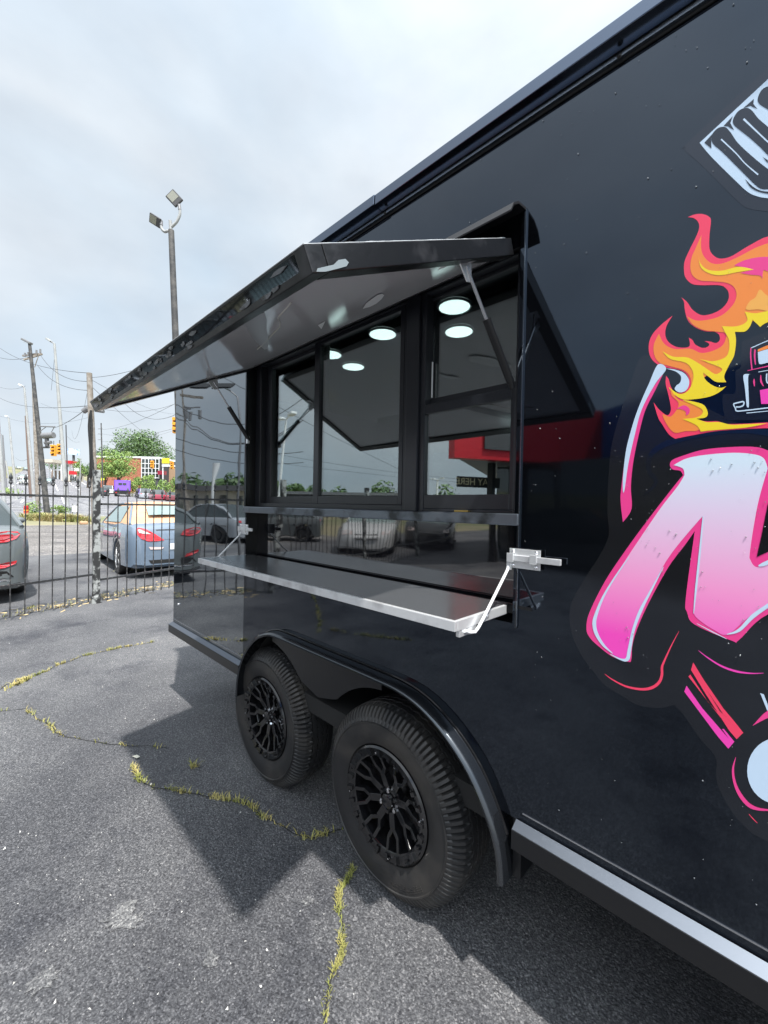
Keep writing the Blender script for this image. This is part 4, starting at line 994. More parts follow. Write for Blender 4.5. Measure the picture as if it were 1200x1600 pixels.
# ------------------------------------------------------------------ cars
def lerp_t(t, x): return interp(t, x)
def car(name, label, cat, L_, W_, zt, hw, wheels, rw, col, green, group=None, bumper=.2, fine=.06, roofmat=None, detail=True):
    """local frame: +x ahead from the rear bumper, +y left"""
    root = thing(name, label, cat, (0, 0, 0), group=group, world=False)
    xs = [0, .015, .04, .08, .13]; x_ = .18
    while x_ < L_ - .15: xs.append(x_); x_ += fine
    xs += [L_ - .13, L_ - .08, L_ - .04, L_ - .015, L_]
    mb = MB(); vs = []; k = None
    for x_ in xs:
        w_ = lerp_t(hw, x_); t_ = lerp_t(zt, x_); zb = bumper + (.06 if x_ < .1 or x_ > L_ - .1 else 0)
        arch = False
        for xw in wheels:
            dd = abs(x_ - xw)
            if dd < rw + .05: zb = max(zb, rw + math.sqrt(max(0, (rw + .05) ** 2 - dd * dd)) - .0); arch = True
        h_ = t_ - zb
        sec = [(w_ * .90, zb), (w_ * .99, zb + .04 * min(1, h_)), (w_ * 1.0, max(zb + .05, zb + h_ * .35)), (w_ * 1.005, max(zb + .06, bumper + (t_ - bumper) * .62)), (w_ * .985, max(zb + .07, t_ - .12)), (w_ * .94, t_ - .035), (w_ * .82, t_), (w_ * .4, t_ + .012), (0, t_ + .018)]
        ring = [(x_, y_, z_) for y_, z_ in sec] + [(x_, -y_, z_) for y_, z_ in sec[-2::-1]]
        k = len(ring); vs += ring
    n = len(xs)
    fs = [(i*k+j, (i+1)*k+j, (i+1)*k+j+1, i*k+j+1) for i in range(n-1) for j in range(k-1)]
    fs += [tuple(range(k)), tuple(range((n-1)*k, n*k))]
    fs += [(i*k, i*k+k-1, (i+1)*k+k-1, (i+1)*k) for i in range(n-1)]
    mb.add(vs, fs)
    body = obj('body', mb, col, root, smooth=38)
    bvh = BVHTree.FromPolygons([Vector(v) for v in vs], fs)
    wi = .0
    for xw in wheels:
        for sgn in (1, -1):
            w_ = lerp_t(hw, xw); yo = sgn * (w_ - .02)
            wh = obj('wheel', MB().tube([(xw, yo - sgn * .21, rw), (xw, yo, rw)], rw * .55, 14), M['black'], root, smooth=40)
            q = sgn
            obj('tyre', MB().lathe([(rw*.60, -.02*q), (rw*.72, .012*q), (rw*.95, .005*q), (rw, -.03*q), (rw, -.17*q), (rw*.95, -.20*q), (rw*.6, -.20*q)], (xw, yo, rw), 'y', 28), M['rubber'], wh, smooth=50)
            if detail:
                obj('rim', MB().lathe([(rw*.66, .006*q), (rw*.60, .004*q), (rw*.57, -.02*q), (rw*.55, -.06*q)], (xw, yo, rw), 'y', 28), M['zinc'], wh, smooth=50)
                for s_ in range(7):
                    a_ = s_ * 2 * math.pi / 7; er = Vector((math.cos(a_), 0, math.sin(a_)))
                    obj('spoke', MB().bar(Vector((xw, yo + .006*q, rw)) , Vector((xw, yo - .004*q, rw)) + er * rw * .6, .045, .02, up=(0, 1, 0)), M['zinc'], wh)
    # greenhouse: green = dict(a,b,c,d, zr, wb, wr)
    g = green; zb_ = lambda x: lerp_t(zt, x) - .02
    rm = roofmat or col
    def ringpt(x_, s): # s 0 at belt ..1 roof; returns y,z
        zz = zb_(x_) + (g['zr'] - zb_(x_)) * s
        yy = g['wb'] + (g['wr'] - g['wb']) * s ** 1.15
        return yy, zz
    A, B, C_, D_ = g['a'], g['b'], g['c'], g['d']
    stations = [(A, 0), (A + (B-A)*.35, .42), (A + (B-A)*.72, .80), (B, .965), ((B+C_)/2, 1.0), (C_, .96), (C_ + (D_-C_)*.35, .74), (C_ + (D_-C_)*.7, .38), (D_, 0)]
    def patch(nm, idx, mt_, parent=root, inset=.0, out=0.0):
        mb = MB(); vs = []; 
        for i in idx:
            x_, s_ = stations[i]; yy, zz = ringpt(x_, s_)
            if s_ > .9: yy = g['wr']
            for f in (-1, -.93, -.6, 0, .6, .93, 1):
                vs.append((x_, yy * f * (1 - inset), zz + (.035 * (1 - f * f)) * (1 if s_ > 0 else .3) + out - (.012 if abs(f) == 1 else 0)))
        m_ = len(idx)
        mb.add(vs, [(i*7+j, (i+1)*7+j, (i+1)*7+j+1, i*7+j+1) for i in range(m_-1) for j in range(6)])
        return obj(nm, mb, mt_, parent, smooth=60)
    if roofmat is None:
        patch('rear_window', [0, 1, 2, 3], M['carglass'])
    else:
        patch('soft_top_back', [0, 1, 2, 3], rm)
    patch('roof', [3, 4, 5], rm); patch('windscreen', [5, 6, 7, 8], M['carglass_pale'])
    for sgn in (1, -1):
        pts = []
        for x_, s_ in stations:
            yy, zz = ringpt(x_, s_); yy = g['wr'] if s_ > .9 else yy
            pts.append((x_, sgn * (yy - .008), zz - .004))
        # belt points
        mb = MB(); top = pts; botp = [(p[0], sgn * (g['wb'] + .005), zb_(p[0])) for p in pts]
        k2 = len(pts); mb.add(top + botp, [(i, i+1, i+1+k2, i+k2) for i in range(k2-1)])
        if roofmat is None: obj('side_window', mb, M['carglass'], root)
        else:
            obj('soft_top_side', mb, rm, root)
            x0, x1 = g['wx']; mb = MB()
            def sp(x, s, off=.012): return (x, sgn * (g['wb'] + (g['wr'] - g['wb']) * s + off), zb_(x) + (g['zr'] - zb_(x)) * s)
            mb.add([sp(x0, .06), sp(x1, .06), sp(x1 - .55, .80), sp(x0 + .18, .86)], [(0,1,2,3)]); obj('side_window', mb, M['carglass_pale'], root)
        # pillars
        for (i, j) in ((0, 3), (5, 8)):
            obj('pillar', MB().tube([Vector(pts[q]) + Vector((0, sgn * .008, .01)) for q in range(i, j + 1)], .032 if roofmat is None else .022, 6), col, root, smooth=60)
        if roofmat is None:
            xm = (B + C_) / 2 - .05; i_ = ringpt(xm, 1)
            obj('pillar', MB().tube([(xm, sgn * g['wr'], g['zr']), (xm - .03, sgn * (g['wb'] + .01), zb_(xm))], .03, 6), M['black'], root, smooth=60)
        xm = D_ - .42
        mr_ = obj('wing_mirror', MB().lathe([(0, -.09), (.05, -.07), (.07, 0), (.05, .07), (0, .09)], (xm, sgn * (lerp_t(hw, xm) + .09), zb_(xm) + .10), 'y', 12), col, root, smooth=60)
    root['_'] = 0; del root['_']
    def proj(poly, dirv, orgf, nm, mt_, off=.006):
        mb = MB(); vs = []; ok = True
        for a_, b_ in poly:
            o_ = orgf(a_, b_); h_ = bvh.ray_cast(Vector(o_), Vector(dirv).normalized())
            if h_[0] is None: return None
            vs.append(h_[0] - Vector(dirv).normalized() * off)
        tri = tessellate_polygon([[Vector((a_, b_, 0)) for a_, b_ in poly]])
        # denser: split with centre fan
        mb.add(vs, tri)
        return obj(nm, mb, mt_, root)
    return root, proj
def densify(poly, n=4):
    out = []
    for i, (a, b) in enumerate(poly):
        c, d = poly[(i+1) % len(poly)]
        for k in range(n): out.append((a + (c-a)*k/n, b + (d-b)*k/n))
    return out
def strips(proj, poly2, cols, dirv, orgf, nm, mt_, off=.006):
    """poly2: list of (a, b0, b1) columns -> strip mesh hugging the body"""
    return None

# blue-silver convertible
zt = [(0,.55),(.02,.74),(.06,.86),(.10,1.00),(.25,1.055),(1.1,1.06),(1.6,1.01),(3.4,.98),(3.9,.93),(4.6,.78),(4.82,.64),(4.9,.5)]
hw = [(0,.66),(.03,.74),(.10,.82),(.25,.885),(.6,.91),(2.5,.915),(4.0,.89),(4.6,.80),(4.85,.66),(4.9,.55)]
conv, pj = car('convertible_car', 'blue silver convertible with a tan soft top parked behind the iron fence', 'car', 4.9, 1.82, zt, hw, (1.0, 3.75), .335, M['carblue'],
     dict(a=.36, b=1.45, c=2.35, d=3.35, zr=1.46, wb=.80, wr=.56, wx=(1.25, 3.15)), roofmat=M['tan'])
conv.location = (-8.70, 1.96, 0); conv.rotation_euler = (0, 0, math.pi - .06)
def rear(a, b): return (-1.0, a, b)
# rear glass in the soft top
gz = dict(a=.42, b=1.25)
def st(x, f, up=.02):
    s_ = (x - .36) / (1.45 - .36); zz = 1.04 + (1.46 - 1.04) * (.10 + s_ * 1.08); yy = .80 + (.60 - .80) * s_
    return (x - .03, yy * f, min(1.44, zz + .035 * (1 - f*f)) + up)
vs = []; 
for x_ in (.58, .78, 1.0):
    for f in (-.62, -.55, -.3, 0, .3, .55, .62): 
        q = st(x_, f * (1 if x_ == .72 else .93)); vs.append(q)
mb = MB().add(vs, [(i*7+j, (i+1)*7+j, (i+1)*7+j+1, i*7+j+1) for i in range(2) for j in range(6)])
obj('rear_window', mb, M['carglass_pale'], conv, smooth=60)
for sg in (1, -1):
    pl = [(.40*sg,.885),(.52*sg,.935),(.64*sg,.985),(.71*sg,.99),(.74*sg,.93),(.72*sg,.84),(.66*sg,.775),(.55*sg,.755),(.44*sg,.76),(.36*sg,.765)]
    pl = [(.27*sg,.735),(.40*sg,.722),(.56*sg,.725),(.67*sg,.775),(.735*sg,.86),(.748*sg,.965),(.70*sg,.99),(.58*sg,.955),(.43*sg,.86)]
    pj(densify(pl, 2), (1, -.35*sg*0 , 0), rear, 'tail_lamp', M['tail'], .012)
    pl = [(.50*sg,.862),(.60*sg,.865),(.70*sg,.89),(.72*sg,.945),(.69*sg,.955),(.60*sg,.915)]
    pj(densify(pl, 2), (1, 0, 0), rear, 'reversing_lens', M['lens'], .017)
    pl = [(.28*sg,.60),(.55*sg,.615),(.52*sg,.565),(.32*sg,.56)]
    pj(densify(pl, 2), (1, 0, 0), rear, 'reflector', M['lens'], .010)
pj(densify([(-.42,.945),(.42,.945),(.40,.925),(-.40,.925)], 3), (1, 0, 0), rear, 'boot_gap', M['black'], .004)
pj(densify([(-.72,.752),(.72,.752),(.72,.745),(-.72,.745)], 3), (1, 0, 0), rear, 'bumper_gap', M['black'], .003)
pj(densify([(-.55,.36),(.55,.36),(.50,.29),(-.50,.29)], 3), (1, 0, 0), rear, 'diffuser', M['black'], .006)
pj(densify([(-.17,.67),(.17,.67),(.17,.55),(-.17,.55)], 3), (1, 0, 0), rear, 'number_plate', M['plate'], .012)
obj('exhaust', MB().tube([(.02, -.45, .24), (.25, -.45, .24)], .03, 10), M['chrome'], conv)
for yl in (1.32, 2.75):
    for sg in (1, -1): obj('door_gap', MB().bar((yl, sg * .921, .36), (yl, sg * .905, .96), .004, .008, up=(1, 0, 0)), M['black'], conv)
# dark grey saloon
zt = [(0,.60),(.02,.82),(.05,.95),(.10,1.06),(.35,1.10),(.8,1.08),(3.3,.98),(3.9,.92),(4.5,.76),(4.7,.6),(4.75,.5)]
hw = [(0,.62),(.03,.72),(.10,.80),(.25,.875),(.6,.905),(2.5,.91),(4.0,.88),(4.5,.78),(4.75,.55)]
grey, pj = car('saloon_car', 'dark grey saloon parked behind the fence at the left edge, its right tail lamp showing', 'car', 4.75, 1.82, zt, hw, (.98, 3.72), .335, M['cargrey'],
     dict(a=.30, b=1.25, c=2.45, d=3.55, zr=1.47, wb=.80, wr=.60))
grey.location = (-7.80, -1.28, 0); grey.rotation_euler = (0, 0, math.pi)
for sg in (1, -1):
    pl = [(.38*sg,.90),(.50*sg,.87),(.62*sg,.88),(.72*sg,.92),(.77*sg,.985),(.74*sg,1.02),(.62*sg,1.03),(.45*sg,1.0)]
    pj(densify(pl, 2), (1, 0, 0), rear, 'tail_lamp', M['tail'], .014)
    pl = [(.46*sg,.915),(.60*sg,.915),(.70*sg,.955),(.68*sg,.985),(.55*sg,.985)]
    pj(densify(pl, 2), (1, 0, 0), rear, 'lamp_core', M['taildeep'], .019)
    pl = [(.44*sg,.50),(.60*sg,.52),(.72*sg,.57),(.73*sg,.61),(.60*sg,.59),(.46*sg,.555)]
    pj(densify(pl, 2), (1, 0, 0), rear, 'fog_lamp', M['tail'], .012)
    pl = [(.40*sg,.50),(.62*sg,.47),(.70*sg,.38),(.50*sg,.36),(.40*sg,.38)]
    pj(densify(pl, 2), (1, 0, 0), rear, 'bumper_grille', M['black'], .008)
pj(densify([(-.6,.36),(.6,.36),(.66,.33),(-.66,.33)], 3), (1, 0, 0), rear, 'bumper_strip', M['chrome'], .012)
# generic cars
ztg = [(0,.60),(.03,.80),(.08,.92),(.25,.98),(.8,1.0),(3.2,.95),(3.8,.90),(4.3,.76),(4.5,.55)]
hwg = [(0,.62),(.05,.76),(.2,.86),(.6,.89),(2.5,.90),(3.9,.86),(4.35,.76),(4.5,.55)]
def gcar(label, col, p, rz, cat='car', group=None, name='parked_car', suv=False, detail=False):
    g_ = dict(a=.10, b=.55, c=2.5, d=3.4, zr=1.68, wb=.80, wr=.66) if suv else dict(a=.35, b=1.15, c=2.3, d=3.3, zr=1.44, wb=.79, wr=.60)
    c_, pj = car(name, label, cat, 4.5, 1.8, ztg, hwg, (.85, 3.6), .33, col, g_, fine=.15, detail=detail, group=group)
    for sg in (1, -1):
        pj([(.5*sg,.80),(.72*sg,.80),(.72*sg,.90),(.5*sg,.88)], (1, 0, 0), rear, 'tail_lamp', M['tail'], .02)
        pj([(.45*sg,.62),(.68*sg,.62),(.68*sg,.72),(.45*sg,.70)], (-1, 0, 0), lambda a, b: (6, a, b), 'headlight', M['lens'], .02)
    pj([(-.38,.50),(.38,.50),(.38,.64),(-.38,.64)], (-1, 0, 0), lambda a, b: (6, a, b), 'grille', M['black'], .015)
    c_.location = p; c_.rotation_euler = (0, 0, rz); return c_
p = gp(12, 17.5); gcar('maroon red car with its nose towards the fence, beyond the dark grey saloon', M['carred'], (p.x - 3.5, p.y - 1.6, 0), .25, detail=True)
GR = 'cars parked below the far hedge'
p = gp(228, 64); gcar('grey blue car at the left end of the row below the hedge', M['carsilver'], p, 3.05, group=GR, suv=True)
p = gp(250, 62); gcar('maroon car in the middle of the row below the hedge', M['carred'], p, 3.05, group=GR, suv=True)
p = gp(270, 62); gcar('dark red car at the trailer end of the row below the hedge', mat('car_wine', (.16, .03, .04), .2, coat=1), p, 3.0, group=GR)
p = gp(168, 76); gcar('pale grey van stopped left of the purple box truck', M['carwhite'], p, 2.75, cat='van', suv=True)
p = gp(157, 66); gcar('small dark car behind the wooden pole on the crossing road', mat('car_black', (.03, .03, .035), .2, coat=1), p, 2.9)
for px, D_, lb, mt_ in ((27, 215, 'small grey car at the top of the hill road, leftmost', M['carsilver']), (38, 200, 'small dark car near the crest of the hill road', M['cargrey']), (32, 120, 'white car coming down the hill road', M['carwhite']), (36, 96, 'white car nearest to us on the hill road', M['carwhite']), (73, 104, 'black car coming over the hill on its right lane', M['cargrey'])):
    p = gp(px, D_); gcar(lb, mt_, p, .1, group='cars on the hill road', name='driving_car')
# purple box truck
p = gp(191, 68); bt = thing('box_truck', 'purple box truck stopped on the crossing road in front of the hedge', 'truck', (0, 0, 0), world=False)
obj('cargo_box', MB().box((0, -1.15, 1.0), (3.2, 1.15, 2.75)), M['purple'], bt, bevel=.04)
obj('rear_door', MB().box((-.03, -1.02, 1.12), (-.001, 1.02, 2.60)), mat('purple_light', (.24, .12, .60), .4), bt)
for y_ in (-.55, .05): obj('door_window', MB().box((-.06, y_, 1.95), (-.031, y_ + .5, 2.30)), M['carglass'], bt)
obj('cab', MB().box((3.25, -1.0, .6), (5.0, 1.0, 2.2)), M['purple'], bt, bevel=.1); obj('windscreen', MB().box((5.0, -.9, 1.3), (5.03, .9, 2.0)), M['carglass'], bt)
obj('bumper', MB().box((-.12, -1.1, .45), (.0, 1.1, .80)), M['black'], bt); obj('chassis', MB().box((.001, -1.0, .55), (3.24, 1.0, .999)), M['black'], bt)
for xw in (.8, 4.2):
    for sg in (1, -1): obj('wheel', MB().tube([(xw, sg * .75, .42), (xw, sg * 1.1, .42)], .42, 16), M['rubber'], bt, smooth=40)
for sg in (1, -1): obj('tail_lamp', MB().box((-.14, sg * .85 - .12, .62), (-.121, sg * .85 + .12, .75)), M['tail'], bt)
bt.location = p; bt.rotation_euler = (0, 0, 2.90)

# ------------------------------------------------------------------ poles
def pole(name, label, cat, px0, py0, px1, py1, D, r0, r1, mt, group=None):
    b = gp(px0, D); t_ = P(px1, py1, D)
    o = thing(name, label, cat, b, group=group)
    obj('shaft', MB().tube([b - Vector((0, 0, .1)), b.lerp(t_, .5), t_], [r0, (r0 + r1) / 2, r1], 12), mt, o, smooth=50)
    return o, b, t_
# twin-head lot light rising behind the trailer
D = 13.0
o, b, t_ = pole('lot_light', 'tall dark lot light with two pale flood heads rising above the trailer', 'street light', 289, 780, 267.5, 360, D, .12, .085, M['woodblack'])
sc_ = D / FPX
tp = P(266.5, 358, D); a1 = [P(266.5, 362, D), P(262, 361, D), P(257, 362, D), P(252.5, 357, D), P(252, 350, D)]
a2 = [P(266.5, 356, D), P(272, 351, D), P(277, 345, D), P(281, 335, D), P(281, 326, D)]
obj('bracket_arm', MB().tube(crpath(a1, 4), .042, 8), M['concrete'], o, smooth=60); obj('bracket_arm', MB().tube(crpath(a2, 4), .042, 8), M['concrete'], o, smooth=60)
obj('cap', MB().tube([P(267, 364, D), P(266, 345, D)], .05, 8), M['concrete'], o)
def head(root, c, ax, w_, h_, up, mt1=M['darkwall']):
    c = Vector(c); ax = Vector(ax).normalized(); 
    hd = obj('lamp_head', MB().bar(c - ax * w_ / 2, c + ax * w_ / 2, h_, .07, up=up), mt1, root, bevel=.02)
    u = Vector(up).normalized(); u = (u - ax * u.dot(ax)).normalized()
    obj('lens', MB().bar(c - ax * w_ * .42 - u * .038, c + ax * w_ * .18 - u * .038, h_ * .78, .006, up=up), mat('lens_pale', (.26, .26, .22), .3), hd)
c1_ = P(240, 341, D); e1 = P(251, 348, D); head(o, (c1_ + e1) / 2 - RR * .06, (e1 - c1_), .40, .28, (FF * .75 + UU * .45 + RR * .35))
c2_ = P(266, 304, D); e2 = P(279, 318, D); head(o, (c2_ + e2) / 2 + UU * .02, (e2 - c2_), .46, .34, (FF * .9 + UU * .25 - RR * .2))
obj('photocell', MB().tube([P(252, 352, D), P(252, 345, D)], .05, 8), M['grey'], o); obj('photocell', MB().tube([P(281, 328, D), P(280, 320, D)], .05, 8), M['grey'], o)
# dark utility pole with cross arm
D = 31
o, b, t_ = pole('utility_pole', 'tall dark utility pole with a cross arm, street lamp and hanging box at the kerb', 'utility pole', 75, 812, 46, 535, D, .20, .10, M['woodblack'])
obj('cross_arm', MB().bar(P(37, 562, D), P(66, 553, D + .3), .12, .12), M['wood'], o); obj('cross_arm', MB().bar(P(36, 556, D + 1), P(60, 553, D + .2), .12, .12), M['wood'], o)
for q in (39, 44, 57, 63): obj('insulator', MB().tube([P(q, 558 - (q - 37) * .25, D), P(q, 552 - (q - 37) * .25, D)], .06, 8), M['grey'], o)
obj('arm_brace', MB().tube([P(45, 560, D), P(52, 574, D)], .03, 5), M['wood'], o); obj('arm_brace', MB().tube([P(60, 556, D), P(54, 574, D)], .03, 5), M['wood'], o)
hd_ = obj('lamp_head', MB().bar(P(35, 530, D), P(49, 537, D), .3, .16), M['grey'], o, bevel=.03); obj('lens', MB().bar(P(37, 532.5, D) - Vector((0,0,.09)), P(45, 536, D) - Vector((0,0,.09)), .2, .02), M['white'], hd_)
D2 = 30
obj('mast_arm', MB().tube([P(62, 666, D2), P(86, 667, D2)], .05, 6), M['grey'], o); obj('arm_brace', MB().tube([P(64, 673, D2), P(72, 667, D2)], .03, 5), M['grey'], o); obj('arm_brace', MB().tube([P(80, 676, D2), P(85, 667, D2)], .03, 5), M['grey'], o)
bx = obj('transformer_box', MB().tube([P(67, 681, D2), P(84, 680, D2)], .22, 12), M['grey'], o, smooth=40)
obj('insulator', MB().tube([P(73, 684, D2), P(74, 698, D2)], .13, 8), M['darkwall'], o); obj('insulator', MB().tube([P(70, 692, D2), P(80, 691, D2)], .12, 8), M['grey'], o); obj('bracket', MB().tube([P(67, 699, D2), P(77, 699, D2)], .07, 6), M['darkwall'], o)
# weathered wooden pole
D = 17
o, b, t_ = pole('utility_pole', 'weathered brown wooden pole with black cables running down it, right behind the fence post', 'utility pole', 151, 830, 139.5, 583, D, .14, .10, M['wood'])
for q, r_ in ((0, .03), (3, .025), (-2.5, .025)):
    obj('cable_run', MB().tube(crpath([P(142 + q * .3, 641, D - .2), P(140.5 + q, 665, D - .2), P(141.5 + q * .6, 700, D - .2), P(143 + q, 730, D - .2), P(140 + q * .6, 748, D - .2)], 5), r_, 5), M['black'], o, smooth=60)
obj('junction_box', MB().tube([P(130, 643, D), P(137, 638, D)], .11, 10), M['grey'], o, smooth=40); obj('junction_box', MB().tube([P(149, 641, D), P(162, 643, D)], .07, 10), M['grey'], o, smooth=40)
wp_top = t_
def simplepole(label, px0, px1, py1, D, r0, r1, mt, arm=None, name='street_light', cat='street light', group=None, drop=0):
    r0 *= .78; r1 *= .78
    o, b, t_ = pole(name, label, cat, px0, 0, px1, py1, D, r0, r1, mt, group)
    if arm:
        a_ = P(px1 + arm[0], py1 + arm[1], D); obj('bracket_arm', MB().tube([t_, a_], .05, 6), M['grey'], o)
        obj('lamp_head', MB().bar(a_, P(px1 + arm[0] + arm[2], py1 + arm[1] + arm[3], D), .3, .14), mt if len(arm) < 5 else M['white'], o, bevel=.02)
    return o
simplepole('tall pale concrete lamp pole just right of the dark utility pole', 106, 85, 537, 36, .24, .11, M['concrete'], (-5, -3, -7, -5))
simplepole('white lamp pole left of the dark utility pole, mid height', 55, 38, 606, 40, .20, .10, M['concrete'], (-3, -3, -5, -2, 1))
simplepole('white lamp pole with a round head left of the tall ones, lower', 26, 13.5, 653, 48, .20, .10, M['concrete'], (-1.5, -2, -3, -1, 1))
simplepole('reddish brown wooden pole behind the white lamp poles', 49, 41, 650, 52, .30, .20, M['rust'], None, 'utility_pole', 'utility pole')
simplepole('weathered grey pole close behind the dark utility pole', 60, 52, 590, 38, .24, .16, M['wood'], None, 'utility_pole', 'utility pole')
simplepole('grey pole at the left edge of the view, leftmost', 7, -4, 640, 40, .22, .15, M['concrete'], None, 'utility_pole', 'utility pole')
simplepole('thin grey pole with a hooked top second from the left edge', 10, 4, 680, 60, .2, .12, M['grey'], (-3, -1, -2, 0))
simplepole('thin dark pole just right of the pale concrete lamp pole', 106, 103, 664, 70, .14, .10, M['darkwall'], None, 'utility_pole', 'utility pole')
o = simplepole('thin dark pole with small rungs standing before the big tree', 161, 158, 661, 60, .14, .09, M['woodblack'], None, 'utility_pole', 'utility pole')
for q in (670, 678, 687): obj('rung', MB().tube([P(153, q, 60), P(160, q, 60)], .05, 5), M['grey'], o)
simplepole('thin post at the left of the hill road', 19, 9, 720, 50, .15, .1, M['concrete'], None, 'utility_pole', 'utility pole')

# ------------------------------------------------------------------ wires
wg = 'overhead wires'
def wire(label, a, b, sag, r=.014):
    a, b = Vector(a), Vector(b); pts = []
    for i in range(17): t_ = i / 16; p = a.lerp(b, t_); p.z -= sag * 4 * t_ * (1 - t_); pts.append(p)
    tag(obj('wire', MB().tube(pts, r, 4, cap=False), M['wire']), label, 'wire', wg)
WI = [((0,559,31),(37,560,31),.1), ((0,544,34),(139,583,17.5),.4), ((64,556,31),(140,596,17.2),.5), ((58,570,33),(140,610,17.2),.5), ((142,590,17),(246,566,14),.1),
      ((142,593,17),(300,640,60),1.0), ((141,602,17),(290,700,70),1.2), ((0,622,40),(138,634,17),.4), ((144,636,17),(300,618,24),.5), ((86,668,30),(132,641,17),.1), ((137,610,17),(112,672,50),1.5),
      ((0,650,60),(139,652,60),1.0), ((160,671,60),(300,616,30),.6), ((160,678,60),(300,660,45),.8), ((190,625,30),(300,630,26),1.2), ((0,605,50),(40,603,50),.3), ((64,630,60),(158,640,60),.8), ((160,690,60),(300,660,80),1.0), ((105,682,70),(125,690,100),.5), ((85,560,36),(80,610,36),.0), ((48,712,60),(24,715,60),.6)]
names_ = ['running off the left edge at the cross arm', 'from the left edge to the top of the wooden pole', 'from the cross arm to the wooden pole', 'lower one from the dark pole to the wooden pole', 'from the wooden pole up to the hatch corner',
  'thin one passing behind the hatch from the wooden pole', 'thin one falling right from the wooden pole', 'level one from the left edge to the wooden pole boxes', 'heavier one from the wooden pole to the trailer end', 'short one from the hanging box arm to the wooden pole', 'slanting one down from the wooden pole',
  'low level one across the left sky', 'rising one from the thin rung pole to the trailer', 'second rising one from the thin rung pole', 'sagging one right below the hatch edge', 'short one at the left edge by the white lamp', 'sagging one between the dark pole and rung pole', 'lowest one right of the rung pole', 'short one above the billboard', 'short drop beside the pale lamp pole', 'loop by the reddish pole']
for (a, b, s), nm in zip(WI, names_): wire('thin dark overhead wire, ' + nm, P(*a), P(*b), s, .008 if a[2] < 25 else .014)

# ------------------------------------------------------------------ traffic signals and signs
def signal(label, px, py, h, D, side=0):
    c = P(px, py, D); hh = h * D / FPX; o = thing('traffic_signal', label, 'traffic light', c, group='traffic signals over the crossing')
    w_ = hh * .36; f_ = -FF; hd = obj('housing', MB().bar(c - UU * hh / 2, c + UU * hh / 2, w_, w_ * .7, up=FF), M['signal'], o, bevel=.02)
    for k in (-1, 0, 1):
        q = c + UU * hh * .31 * k + f_ * w_ * .36 + RR * side * w_ * .2
        obj('lamp_lens', MB().tube([q, q + f_ * .03], w_ * .36, 12), M['red'] if False else M['black'], hd); obj('visor', MB().tube([q + UU * w_ * .22, q + UU * w_ * .22 + f_ * w_ * .5], w_ * .3, 10), M['signal'], hd)
    obj('hanger', MB().tube([c + UU * hh / 2, c + UU * (hh / 2 + hh * .4)], .03, 6), M['wire'], o)
signal('orange traffic signal, left one of the pair right of the dark pole', 84, 704, 17, 40); signal('orange traffic signal, right one of the pair next to the pale lamp pole', 93, 702, 16, 42, 1)
signal('orange traffic signal half hidden by the trailer end, nearest and biggest', 275, 665, 24, 34); signal('small orange traffic signal before the glazed building', 238, 726, 12, 66); signal('small orange traffic signal by the yellow sign', 269, 727, 12, 66)
D = 150; o = thing('billboard', 'blue and white billboard on a single post beyond the hill road', 'billboard', gp(114, D))
c = P(116, 706, D)
obj('panel', MB().bar(P(105, 705, D), P(125, 707, D), .3, 2.2), mat('billboard_blue', (.16, .27, .55), .5, var=((.62, .70, .80), .35, .45, .55)), o); obj('post', MB().tube([gp(115, D), P(115, 706, D + 1)], .4, 8), M['darkwall'], o)
D = 90; o = thing('shop_sign', 'yellow and white shop sign on a post right of the glazed building', 'sign', gp(259, D))
obj('panel', MB().bar(P(253.5, 720, D), P(264.5, 720, D), .3, 1.15, up=UU), M['yellow'], o); obj('panel', MB().bar(P(253.5, 727, D + .1), P(264.5, 727, D + .1), .25, .55, up=UU), M['white'], o)
obj('post', MB().tube([gp(254.5, D), P(254.5, 716, D + .2)], .1, 6), M['white'], o)
D = 80; o = thing('warning_sign', 'small yellow diamond warning sign beside the pale van', 'sign', gp(160, D)); c = P(160, 749, D); r_ = .42
obj('panel', MB().add([c + RR * r_, c + UU * r_, c - RR * r_, c - UU * r_, c + RR * r_ + FF * .05, c + UU * r_ + FF * .05, c - RR * r_ + FF * .05, c - UU * r_ + FF * .05], [(0,1,2,3),(7,6,5,4),(0,4,5,1),(1,5,6,2),(2,6,7,3),(3,7,4,0)]), mat('sign_yellow', (.75, .8, .05), .5), o); obj('post', MB().tube([gp(160, D), c + FF * .08], .05, 6), M['grey'], o)
D = 95; o = thing('red_sign', 'red shop sign panel left of the light green tree', 'sign', gp(153, D)); obj('panel', MB().bar(P(152, 726, D), P(156.5, 726, D), .3, 1.9, up=UU), M['red'], o); obj('post', MB().tube([gp(154, D), P(154, 726, D + .3)], .1, 6), M['grey'], o)
D = 50; o = thing('white_notice', 'small white notice board on a stake on the right verge of the hill road', 'sign', gp(125, D)); obj('panel', MB().bar(P(118.5, 734, D), P(123.5, 734, D), .05, .3, up=UU), M['white'], o); obj('post', MB().tube([gp(124, D), P(126, 716, D)], .06, 6), M['concrete'], o)
D = 30; b = gp(41, D); o = thing('red_barrel', 'red orange marker barrel behind the maroon car', 'barrel', b); obj('drum', MB().lathe([(0,0),(.15,0),(.15,.2),(.14,.21),(.14,.4),(.15,.42),(.13,.62),(0,.64)], b + Vector((0, 0, .35)), 'z', 14), M['red'], o, smooth=40); obj('band', MB().lathe([(.152,.24),(.152,.34)], b + Vector((0, 0, .35)), 'z', 14), M['signal'], o); obj('base', MB().lathe([(0,0),(.3,0),(.3,.35),(.2,.36)], b, 'z', 14), M['black'], o)
